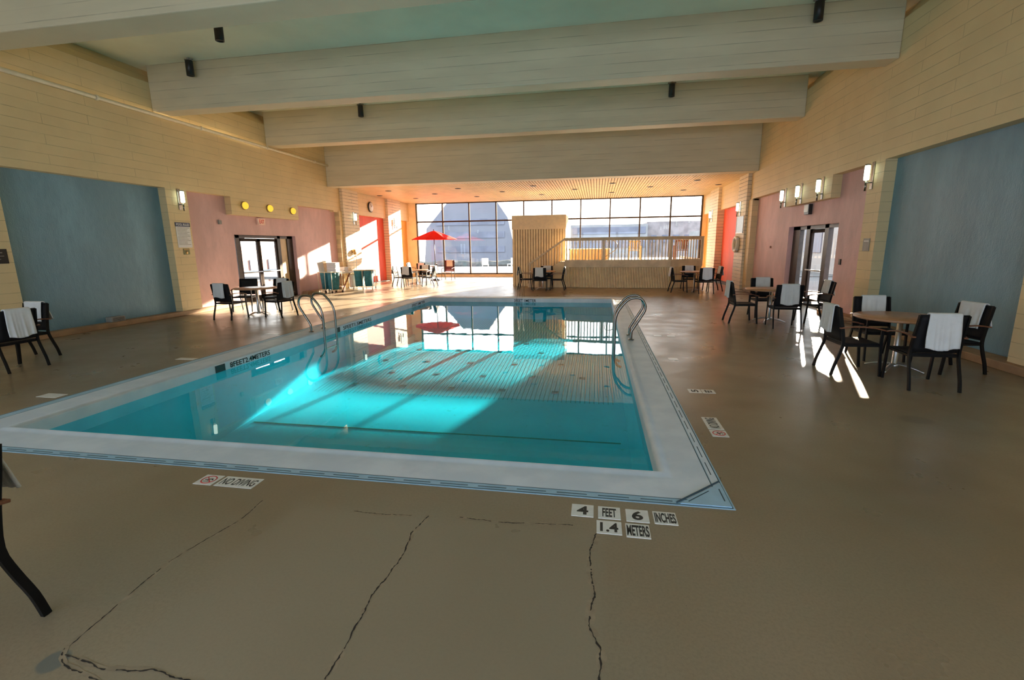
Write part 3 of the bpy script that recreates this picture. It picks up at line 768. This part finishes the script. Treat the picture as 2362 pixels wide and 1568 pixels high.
# stairs
st=thing('deck_stairs','tan wooden stairs with a sloping handrail rising to the raised deck','stairs')
n=6
for i in range(n):
    x0=-2.95+i*(1.6/n); z=(i+1)*DZ/n
    m=MB(); m.box(x0,20.78,z-.04,x0+1.6/n+.03,21.28,z); m.build('step',M['deckwood'],st)
m=MB(); m.prism([(-2.98,0),(-1.35,0),(-1.35,DZ-.04),(-1.62,DZ-.04),(-2.98,.16)],20.76,20.80,'Y')
x=-2.95
while x<-1.37: 
    zt=.16+(x+2.98)/1.36*.92; m.box(x,20.735,0,x+.04,20.77,min(zt,DZ)); x+=.066
m.build('stringer',M['batten'],st)
m=MB(); m.tube([(-2.95,20.77,1.0),(-1.33,20.77,2.10)],.07,4,ry=.05,up=(0,0,1)); m.build('handrail',M['trimtan'],st)
m=MB(); m.box(-2.93,20.73,0,-2.85,20.81,1.03); m.build('newel_post',M['trimtan'],st)
k=0; x=-2.78
while x<-1.4:
    zb=.18+(x+2.98)/1.36*.9; zt=1.0+(x+2.95)/1.62*1.10-.03
    m=MB(); m.box(x,20.755,min(zb,DZ),x+.034,20.789,zt); m.build('baluster',M['trimtan'],st); x+=.14
# enclosure
e=thing('tall_enclosure','tall tan battened box with plain top band beside the deck stairs','enclosure')
bx0,bx1,by0,by1,bz=-3.76,-1.37,21.32,23.0,3.14
m=MB(); m.k=1; m.box(bx0+.02,by0+.03,0,bx1-.02,by1,bz-.02); m.k=0
x=bx0+.03
while x<bx1-.05: m.box(x,by0,0,x+.075,by0+.04,2.55); x+=.118
y=by0+.05
while y<by1-.05: m.box(bx0,y,0,bx0+.03,y+.075,2.55).box(bx1-.03,y,DZ,bx1,y+.075,2.55); y+=.118
m.build('siding',[M['batten'],M['gap']],e)
m=MB(); m.box(bx0-.015,by0-.015,2.53,bx1+.015,by1+.01,bz); m.build('top_band',simple('plain_tan_board',(.95,.72,.42,1),.5,var=.05),e,bevel=.006)
# tub on deck
tb=thing('hot_tub','pale wood-clad hot tub standing on the raised deck behind the railing','hot tub')
m=MB(); m.box(-1.3,23.4,DZ,.6,25.4,1.6)
for i in range(14): m.box(-1.28+i*.135,23.37,DZ,-1.19+i*.135,23.4,1.55)
m.build('cabinet',M['slat'],tb); m=MB(); m.box(-1.36,23.34,1.58,.66,25.46,1.64); m.build('rim',M['cream'],tb,bevel=.01)
m=MB(); m.tube(smooth([(.5,23.5,1.64),(.5,23.4,2.0),(.75,23.3,2.02),(.95,23.25,1.85),(.9,23.2,1.6),(.4,23.2,1.25)],4),.018,8); tag(m.build('tub_handrail',M['steel']),'bent metal handrail beside the hot tub on the deck','rail')
def dchair(x,y,deg,label,mat):
    t=thing('deck_armchair',label,'chair',(x,y,DZ),rad(deg-90))
    for s in (-1,1):
        for yy in (-.24,.24): m=MB(); m.box(s*.26-.02,yy-.02,0,s*.26+.02,yy+.02,.62 if yy>0 else .86); m.build('leg',mat,t)
        m=MB(); m.box(s*.26-.03,-.25,.60,s*.26+.03,.28,.63); m.build('armrest',mat,t)
    m=MB(); m.box(-.26,-.24,.40,.26,.26,.43); m.build('seat',mat,t)
    m=MB(); 
    for i in range(5): m.box(-.22+i*.095,-.25,.45,-.16+i*.095,-.23,.84)
    m.box(-.26,-.26,.80,.26,-.22,.88); m.build('backrest',mat,t)
dchair(1.75,23.0,270,'tan wooden armchair behind the middle of the deck railing',M['trimtan'])
dchair(3.75,22.6,250,'dark brown armchair behind the right end of the deck railing',M['brownwood'])
# ------------------------------------------------------------------ lamps
def sconce(X,y,s,label,k=1.,z=3.17):
    # s outward direction of wall; lamp stands off by -s
    t=thing('wall_sconce',label,'lamp',(X,y,z),0)
    m=MB(); m.box(0,-.05*k,-.28,-s*.02,.05*k,.28); m.build('back_plate',M['steel'],t,bevel=.004)
    m=MB(); m.lathe([(.045,-.12),(.052,-.1),(.052,.15),(.045,.18)],(-s*.12,0,.03),20); m.build('glass_shade',M['glow'],t)
    m=MB(); m.lathe([(.03,.18),(.056,.18),(.056,.2),(.02,.21)],(-s*.12,0,.03),20); m.build('cap',M['steel'],t)
    m=MB(); m.tube([(-s*.12,0,-.1),(-s*.12,0,-.31)],.02,10).tube([(-s*.12,0,-.14),(-s*.01,0,-.14)],.012,8); m.build('stem',M['steel'],t)
sconce(XL,11.62,-1,'lit wall lamp on the pilaster above the pool rules sign',1)
sconce(XL+.09,21.05,-1,'wall lamp on the first ribbed pilaster left, beside the red panel')
sconce(XL+.09,25.7,-1,'wall lamp on the sunlit ribbed pilaster left of the umbrella')
sconce(XR,11.6,1,'large lit wall lamp on the pilaster between pink and blue walls at right')
sconce(XR,13.87,1,'lit wall lamp over the right door, nearest of three')
sconce(XR,15.18,1,'lit wall lamp over the right door, middle of three')
sconce(XR,16.35,1,'lit wall lamp over the right door, farthest of three')
sconce(XR-.09,20.75,1,'lit wall lamp above the grey board on the ribbed pilaster')
sconce(XR-.09,25.5,1,'lit wall lamp on the ribbed pilaster beside the orange panel')
for y,l in ((14.08,'nearest'),(15.29,'middle'),(16.58,'farthest')):
    t=thing('globe_lamp','yellow round wall lamp over the left door, %s of three'%l,'lamp',(XL,y,3.2))
    m=MB(); m.lathe([(.13,0),(.13,.03),(.10,.04)],(0,0,0),24,'X'); m.build('rim',M['brass'],t)
    m=MB(); m.sphere((.06,0,0),.115,20,12,(.75,1,1)); m.build('globe',M['yellow'],t)
def spot(x,y,label,h=.34):
    t=thing('ceiling_spotlight',label,'lamp',(x,y,ZC),0,'black cylinder spotlights')
    m=MB(); m.box(-.03,-.03,-.06,.03,.03,0).box(-.11,-.02,-.05,.11,.02,-.02); m.build('bracket',M['grey'],t)
    m=MB(); m.lathe([(.08,-.06),(.085,-.07),(.085,-.06-h),(.07,-.06-h),(.065,-.04-h)],n=24); m.build('housing',M['can'],t)
spot(-7.72,9.45,'black cylinder spotlight nearest, below the second beam from the camera')
spot(-9.93,11.02,'black cylinder spotlight at the left end of the first full beam')
spot(-7.67,15.33,'black cylinder spotlight on the left of the second full beam')
spot(2.04,15.33,'black cylinder spotlight on the right of the second full beam')
spot(4.12,11.0,'black cylinder spotlight at the upper right of the view')
rows=[(21.62,[-9.7,-6.31,-2.84,.62,4.09],'front'),(23.43,[-11.0,-8.05,-4.6,-1.09,2.38,5.35],'middle'),(25.25,[-9.77,-6.34,-2.88,.69,4.15],'back')]
dn=None
for y,xs,rn in rows:
    for i,x in enumerate(xs):
        if dn is None:
            dn=thing('downlight','x','lamp',(x,y,ZA)); 
            m=MB(); m.lathe([(.13,-.012),(.15,-.002),(.15,.0),(.10,.0)],n=24); m.build('trim_ring',M['darkalu'],dn)
            m=MB(); m.lathe([(.125,-.014),(.05,-.010)],n=24); m.build('reflector',M['can'],dn); c=dn
        else: c=dup(dn)
        place(c,(x,y,ZA),0,'dark recessed downlight number %d from the left in the %s row of the slatted ceiling'%(i+1,rn),'recessed downlights in the slatted ceiling')
# ------------------------------------------------------------------ pipe
t=thing('wall_pipe','long cream pipe running along the upper left wall below the beams','pipe')
m=MB(); m.tube([(XL+.11,-4,5.22),(XL+.11,19.2,5.22)],.045,12); m.build('pipe_run',M['cream'],t)
for y in (5.2,7.0,9.7,12.6,15.4,18.2):
    m=MB(); m.lathe([(.055,-.03),(.062,-.02),(.062,.02),(.055,.03)],(XL+.11,y,5.22),16,'Y'); m.build('coupling',M['cream'],t)
# ------------------------------------------------------------------ signs & fittings
RYp=(PI/2,0,PI/2); RYn=(PI/2,0,-PI/2)
t=thing('pool_rules_sign','tall white pool rules sign with dark header on the left pilaster','sign',(XL,11.61,0))
m=MB(); m.box(0,-.23,1.87,.008,.23,2.45); m.build('board',M['white'],t)
m=MB(); m.box(0,-.24,2.44,.012,.24,2.55); m.build('header',M['ink'],t)
text('header_text','POOL RULES',M['white'],.42,.065,(.0135,0,2.495),RYp,t,.0005,.01)
m=MB(); random.seed(3)
for i in range(13):
    z=2.40-i*.038; m.box(.008,-.2,z,.0095,.2-random.random()*.12*(i%3),z+.012)
m.build('rule_lines',M['grey'],t)
t=thing('capacity_sign','small olive sign with round emblem below the pool rules sign','sign',(XL,11.62,0))
m=MB(); m.box(0,-.1,1.68,.01,.1,1.84); m.build('plate',M['olive'],t)
m=MB(); m.box(.01,-.085,1.80,.0115,.085,1.825).lathe([(.045,.010),(.045,.0115)],(0,0,1.735),20,'X'); m.build('emblem',M['brass'],t)
t=thing('notice_sign','black notice sign on the cream pilaster at the left edge','sign',(XL,7.28,0)); m=MB(); m.box(0,-.22,1.58,.012,.18,1.86); m.build('plate',M['can'],t)
m=MB(); m.box(.012,-.15,1.78,.0135,.1,1.80).box(.012,-.15,1.72,.0135,.12,1.73).box(.012,-.15,1.66,.0135,.06,1.67); m.build('notice_lines',M['grey'],t)
t=thing('wall_plaque','small grey plaque on the right cream pilaster beside the blue wall','sign',(XR,11.5,0)); m=MB(); m.box(0,-.125,1.6,-.012,.125,1.87); m.build('plate',M['grey'],t,bevel=.004)
m=MB(); m.box(-.012,-.09,1.80,-.0135,.09,1.825); m.build('title_bar',M['tile'],t)
t=thing('exit_sign','small EXIT sign above the left double door','sign',(XL-.22,15.05,2.74)); m=MB(); m.box(0,-.17,-.11,.07,.17,.11); m.build('housing',simple('pink_housing',(.85,.62,.52,1),.5),t,bevel=.006)
text('exit_letters','EXIT',M['exitred'],.24,.13,(.0715,0,0),RYp,t,.0006,.01)
t=thing('emergency_light','white and black emergency light box above the right door','lamp',(XR+.22,15.05,2.72)); m=MB(); m.box(0,-.14,-.14,-.10,.14,.14); m.build('housing',M['can'],t,bevel=.006)
m=MB(); m.box(-.10,-.13,-.07,-.12,.13,.13); m.build('face',M['white'],t)
t=thing('alarm_box','small dark alarm box on the pink wall left of the left door box','box',(XL-.22,13.2,2.64)); m=MB(); m.box(0,-.05,-.06,.05,.05,.06); m.build('case',M['grey'],t)
t=thing('wall_switch','small dark switch on pink wall right of the right door','switch',(XR+.22,13.0,1.32)); m=MB(); m.box(0,-.04,-.07,-.03,.04,.07); m.build('case',M['can'],t)
t=thing('thermostat','tiny red-brown control on pink wall beyond the right door','switch',(XR+.22,17.9,1.66)); m=MB(); m.box(0,-.04,-.04,-.03,.04,.04); m.build('case',M['brownwood'],t)
t=thing('life_ring','white life ring hanging on the ribbed right pilaster','life ring',(XR-.16,20.78,1.77))
m=MB(); m.tube([(0,.27*math.cos(a*PI/16),.27*math.sin(a*PI/16)) for a in range(32)],.065,12,True,up=(1,0,0)); m.build('ring',M['cream'],t)
for a in (45,135,225,315):
    m=MB(); aa=rad(a); P=[(0,.27*math.cos(aa+d),.27*math.sin(aa+d)) for d in (-.12,0,.12)]; m.tube(P,.069,12,up=(1,0,0)); m.build('band',M['white'],t)
t=thing('notice_board','grey-blue notice board above the life ring','board',(XR-.09,20.63,0)); m=MB(); m.box(0,-.45,2.24,-.02,.45,2.84); m.build('board',simple('blue_grey_board',(.22,.27,.29,1),.3),t)
m=MB(); m.box(0,-.47,2.22,-.028,-.45,2.86).box(0,.45,2.22,-.028,.47,2.86).box(0,-.47,2.2,-.028,.47,2.24).box(0,-.47,2.84,-.028,.47,2.86); m.build('frame',M['tile'],t)
t=thing('wall_clock','round wall clock with dark rim high on the left alcove wall','clock',(XL-.04,23.07,3.84))
m=MB(); m.lathe([(.25,0),(.26,.05),(.23,.07),(.22,.05)],n=32,axis='X'); m.build('rim',M['can'],t)
m=MB(); m.lathe([(.225,.066),(.225,.072)],n=32,axis='X'); fc=m.build('face',M['white'],t)
m=MB(); m.tube([(.076,0,0),(.076,.1,.08)],.008,4).tube([(.076,0,0),(.076,-.04,.17)],.006,4); m.build('hands',M['blackp'],t)
t=thing('brass_wall_fitting','round brass fitting on the sunlit ribbed pilaster above the towel table','fitting',(XL+.09,20.75,1.62)); m=MB(); m.lathe([(.05,0),(.13,.03),(.13,.12),(.08,.17),(.02,.18)],n=20,axis='X'); m.build('dome',M['brass'],t)
t=thing('floor_vent','small grey vent at the foot of the left blue wall','vent',(XL-.1,9.42,.12)); m=MB(); m.box(-.1,-.17,0,.08,.17,.12); m.build('case',M['grey'],t,bevel=.01)
m=MB(); 
for i in range(5): m.box(.08,-.14,.02+i*.018,.084,.14,.028+i*.018)
m.build('grille',M['can'],t)
# ------------------------------------------------------------------ towel carts and table
def cart(x,y,rz,label):
    t=thing('laundry_cart',label,'cart',(x,y,0),rz,'towel carts with teal bags')
    w,d,h=.86,.5,.84
    m=MB()
    for sx in (-1,1):
        for sy in (-1,1): m.tube([(sx*w/2,sy*d/2,.1),(sx*w/2,sy*d/2,h)],.013,8)
    for z in (.12,h):
        m.tube([(-w/2,-d/2,z),(w/2,-d/2,z),(w/2,d/2,z),(-w/2,d/2,z)],.013,8,True)
    m.tube([(0,-d/2,.12),(0,-d/2,h)],.012,8).tube([(0,d/2,.12),(0,d/2,h)],.012,8).tube([(0,-d/2,h),(0,d/2,h)],.012,8)
    m.build('frame',M['cream'],t)
    for sx in (-1,1):
        def bag(u,v,sx=sx):
            a=2*PI*u; c,s=math.cos(a),math.sin(a); k=1-.16*(1-v)+.03*math.sin(3*a+2*sx+4*v)
            ax=.19*k*math.copysign(abs(c)**.6,c); ay=.225*k*math.copysign(abs(s)**.6,s)
            return (sx*.215+ax,ay,.16+.67*v-.02*(1-v))
        m=MB(); m.grid(bag,32,8); m.prism([bag(i/32,0)[:2] for i in range(32)],.14,.15); m.build('bag',M['teal'],t,solid=.006)
    for sx in (-1,0,1):
        for sy in (-1,1):
            m=MB(); m.lathe([(.035,-.012),(.045,-.01),(.045,.01),(.035,.012)],(sx*w/2*.97,sy*d/2,.045),14,'X').tube([(sx*w/2*.97,sy*d/2,.05),(sx*w/2*.97,sy*d/2,.12)],.014,6); m.build('caster',M['can'],t)
    return t
cart(-10.86,17.95,rad(-22),'laundry cart with two teal bags, the nearer one before the pink wall')
cart(-10.14,19.5,rad(10),'laundry cart with two teal bags, the farther one before the red panel')
t=thing('towel_table','long white-topped table against the wall behind the towel carts','table',(-10.93,19.75,0))
m=MB(); m.box(-.27,-1.15,.73,.25,1.35,.79); m.build('tabletop',M['white'],t,bevel=.006)
for y in (-.75,.95):
    m=MB(); m.tube([(.2,y-.35,.02),(.2,y+.35,.73)],.03,4).tube([(-.2,y-.35,.02),(-.2,y+.35,.73)],.03,4); m.build('leg',M['brownwood'],t)
t=thing('storage_bin','tall white ribbed bin standing beneath the towel table','bin',(-10.95,20.05,0)); 
m=MB(); m.lathe([(.19,.04),(.2,.05),(.2,.2),(.195,.21),(.2,.22),(.2,.38),(.195,.39),(.2,.40),(.2,.56),(.19,.6),(.17,.62)],n=24); m.build('body',M['white'],t)
m=MB(); m.lathe([(.205,.60),(.205,.635),(.03,.66)],n=24); m.build('lid',M['cream'],t)
o=MB(); o.bbox((0,0,.21),(.05,.42,.42),0); w=o.build('leaning_board',M['white'],bevel=.01); w.location=(-11.16,18.02,.855); w.rotation_euler=(rad(10),0,rad(-22)); tag(w,'white panel standing on the left end of the nearer laundry cart','board')
b=MB(); b.grid(lambda u,v:(.13*math.cos(2*PI*u)*(.8+.25*v),.13*math.sin(2*PI*u)*(.8+.25*v),.36*v),24,6); b.lathe([(.10,0),(.125,.01)],n=24)
w=b.build('straw_bag',simple('tan_weave',(.55,.40,.22,1),.8),solid=.008); w.location=(-10.98,18.0,.855); tag(w,'tan basket bag standing on the nearer laundry cart','bag')
for i,(xx,y,nn,zz) in enumerate(((-10.62,17.86,7,.86),(-10.93,19.1,4,.79))):
    for k in range(nn):
        m=MB(); m.bbox((0,0,.027),(.4,.34,.05),rad(random.uniform(-5,5))); w=m.build('folded_towel',M['towel'],bevel=.018); w.location=(xx,y,zz+k*.054)
        tag(w,'white folded towel, layer %d up in the stack on the %s'%(k+1,('nearer laundry cart','white towel table')[i]),'towel','stacked folded white towels')
m=MB(); m.lathe([(.06,0),(.075,.06),(.075,.13),(.068,.14)],n=18); w=m.build('small_tub',M['cream']); w.location=(-10.95,19.75,.79); tag(w,'small cream tub on the towel table','tub')
m=MB(); m.tube([(0,0,0),(.02,.05,.5),(.03,.12,.98)],.014,8); m.tube([(-.12,.02,0),(-.1,.06,.5),(-.1,.0,.8)],.012,8); w=m.build('broom_handles',M['white']); w.location=(-10.95,20.35,.79); tag(w,'white poles standing behind the farther laundry cart','pole')
# ------------------------------------------------------------------ outside
def structure(o): return tag(o,kind='structure')
m=MB(); m.box(-30,YW+.25,-.2,25,46,-.02); structure(m.build('terrace',M['terrace']))
m=MB(); m.box(-60,46,-4.2,60,140,-4.0); structure(m.build('ground',M['street']))
m=MB(); m.box(-60,-20,-4.2,XL-.9,46,-4.0).box(XR+.9,-20,-.25,60,46,-.05); structure(m.build('street',M['street']))
t=thing('peaked_building','large hazy grey building with sloping sides seen through the left windows','building',(0,0,0))
m=MB(); m.prism([(-26.5,-4.2),(-25.6,4.6),(-22.1,8.4),(-20.3,10.5),(-16.2,10.5),(-14.8,8.6),(-13.0,6.0),(-11.7,0),(-11.0,-4.2)],70,86,'Y'); m.build('wall',M['bld'],t)
m=MB()
for z in (1.0,3.1,5.0): m.box(-24,69.9,z,-13.5,70,z+.9)
m.build('window_band',M['bldw'],t)
t=thing('office_building','low hazy office building seen over the deck railing','building')
m=MB(); m.box(-4.3,80,-4.2,8.0,92,5.1); m.build('wall',M['bld2'],t)
for z in (-1.2,1.4,3.6):
    m=MB(); m.box(-4.0,79.9,z,7.7,80,z+1.1); m.build('window_band',M['bldw'],t)
t=thing('apartment_building','brownish building at the right end of the window view','building')
m=MB(); m.box(8.3,84,-4.2,20,96,5.6); m.build('wall',simple('brownish_wall',(.22,.18,.165,1),.8,var=.25,scale=.8),t)
for i in range(6): m=MB(); m.box(9+i*1.8,83.9,2.2,9.9+i*1.8,84,3.4); m.build('window',M['bldw'],t)
m=MB(); m.grid(lambda u,v:(-20+32*u,44+.2*math.sin(40*u)*v+.9*v,-.1+.42*v+.05*math.sin(90*u)*v+.04*math.sin(37*u+1)),180,5); structure_h=m.build('hedge',M['leaf'],solid=.3); tag(structure_h,'dark low hedge along the far edge of the terrace','hedge',kind='stuff')
# white terrace furniture outside, seen low through the panes
for x,y,l in ((-8.5,36,'left'),(-6.6,37,'middle'),(-5.2,39,'right')):
    t=thing('terrace_chair','white chair out on the terrace, %s one of three beyond the window'%l,'chair',(x,y,0),rad(20*x))
    m=MB(); m.box(-.25,-.25,.4,.25,.25,.45); m.build('seat',M['white'],t)
    m=MB(); m.box(-.25,.22,.45,.25,.27,.92); m.build('backrest',M['white'],t)
    for sx in (-.22,.22):
        for sy in (-.22,.22): m=MB(); m.box(sx-.02,sy-.02,-.02,sx+.02,sy+.02,.42); m.build('leg',M['white'],t)
# outside the left door: street buildings below
t=thing('brick_building','red brick street building seen through the left glass door','building')
m=MB(); m.box(-62,42,-4.2,-40,66,2.2); m.build('wall',M['brick'],t)
m=MB()
for i in range(7): m.box(-40,43+i*3.2,-2,-39.9,45+i*3.2,.6)
m.build('window_band',M['bldw'],t)
t=thing('grey_building','pale grey building seen through the left glass door','building')
m=MB(); m.box(-70,24,-4.2,-50,40,3.4); m.build('wall',M['bld2'],t)
t=thing('neighbour_building','pale low building seen through the right glass door','building')
m=MB(); m.box(13.5,8,-.1,16,75,3.6); m.build('wall',M['bld2'],t)
m=MB()
for i in range(14): m.box(13.44,10+i*4.4,1.2,13.5,12.4+i*4.4,2.6)
m.build('window_band',M['bldw'],t)
t=thing('lamp_post','dark post outside the left glass door','post',(-13.6,16.2,-4.2)); m=MB(); m.tube([(0,0,0),(0,0,6.6)],.09,10); m.build('pole',M['can'],t)
m=MB(); m.box(-.3,-.12,6.4,.3,.12,6.6); m.build('head',M['can'],t)
# ------------------------------------------------------------------ light
w=D.worlds.new('World'); SC.world=w; w.use_nodes=True; nt=w.node_tree; nt.nodes.clear()
bg=nt.nodes.new('ShaderNodeBackground'); out=nt.nodes.new('ShaderNodeOutputWorld'); nt.links.new(bg.outputs[0],out.inputs[0])
tc=nt.nodes.new('ShaderNodeTexCoord'); sp=nt.nodes.new('ShaderNodeSeparateXYZ'); nt.links.new(tc.outputs['Generated'],sp.inputs[0])
cr=nt.nodes.new('ShaderNodeValToRGB'); nt.links.new(sp.outputs[2],cr.inputs[0])
cr.color_ramp.elements[0].position=0; cr.color_ramp.elements[0].color=(1,.93,.84,1)
cr.color_ramp.elements[1].position=.5; cr.color_ramp.elements[1].color=(.70,.86,1.0,1)
mr=nt.nodes.new('ShaderNodeMapRange'); mr.inputs[1].default_value=-.35; mr.inputs[2].default_value=.35; nt.links.new(sp.outputs[1],mr.inputs[0])
mx=nt.nodes.new('ShaderNodeMix'); mx.data_type='RGBA'; nt.links.new(mr.outputs[0],mx.inputs[0]); mx.inputs[6].default_value=(.62,.76,.95,1); nt.links.new(cr.outputs[0],mx.inputs[7])
nt.links.new(mx.outputs[2],bg.inputs[0]); bg.inputs[1].default_value=5.6
sun=D.lights.new('sun','SUN'); sun.energy=43; sun.color=(1,.84,.62); sun.angle=rad(.6)
so=D.objects.new('sun',sun); COL.objects.link(so)
d=Vector((-.375,-1,-.262)).normalized(); so.rotation_euler=d.to_track_quat('-Z','Y').to_euler(); so.location=(10,40,12)
def portal(name,loc,rot,sx,sy):
    a=D.lights.new(name,'AREA'); a.shape='RECTANGLE'; a.size=sx; a.size_y=sy; a.cycles.is_portal=True
    o=D.objects.new(name,a); COL.objects.link(o); o.location=loc; o.rotation_euler=rot
portal('portal_window',(-2.6,YW+.15,2.3),(-PI/2,0,0),16.6,4.2)
portal('portal_left',(XL-.6,15.1,1.15),(0,-PI/2,0),2.3,3.3)
portal('portal_right',(XR+.6,14.9,1.15),(0,PI/2,0),2.3,3.2)
portal('portal_back',(-2.7,YB-.35,1.95),(PI/2,0,0),15.4,2.9)
# ------------------------------------------------------------------ camera
f,yaw,pitch,roll,H=1081.5182,-.1777,.1968,-.0122,1.79
cy,sy=math.cos(yaw),math.sin(yaw); cp,spp=math.cos(pitch),math.sin(pitch)
fw=Vector((sy*cp,cy*cp,-spp)); r=Vector((cy,-sy,0)); up=r.cross(fw)
cr_,sr_=math.cos(roll),math.sin(roll); r2=r*cr_+up*sr_; u2=-r*sr_+up*cr_
cam=D.cameras.new('camera'); cam.sensor_width=36; cam.sensor_fit='HORIZONTAL'; cam.lens=f/2362*36; cam.clip_start=.05; cam.clip_end=500
co=D.objects.new('camera',cam); COL.objects.link(co)
mt=Matrix((r2,u2,-fw)).transposed().to_4x4(); mt.translation=Vector((0,0,H)); co.matrix_world=mt
SC.camera=co
SC.view_settings.view_transform='Standard'; SC.view_settings.look='None'; SC.view_settings.gamma=1; SC.view_settings.exposure=.16; SC.view_settings.use_curve_mapping=False
SC.cycles.max_bounces=10; SC.cycles.diffuse_bounces=6; SC.cycles.glossy_bounces=4; SC.cycles.transparent_max_bounces=12
SC.cycles.sample_clamp_indirect=6
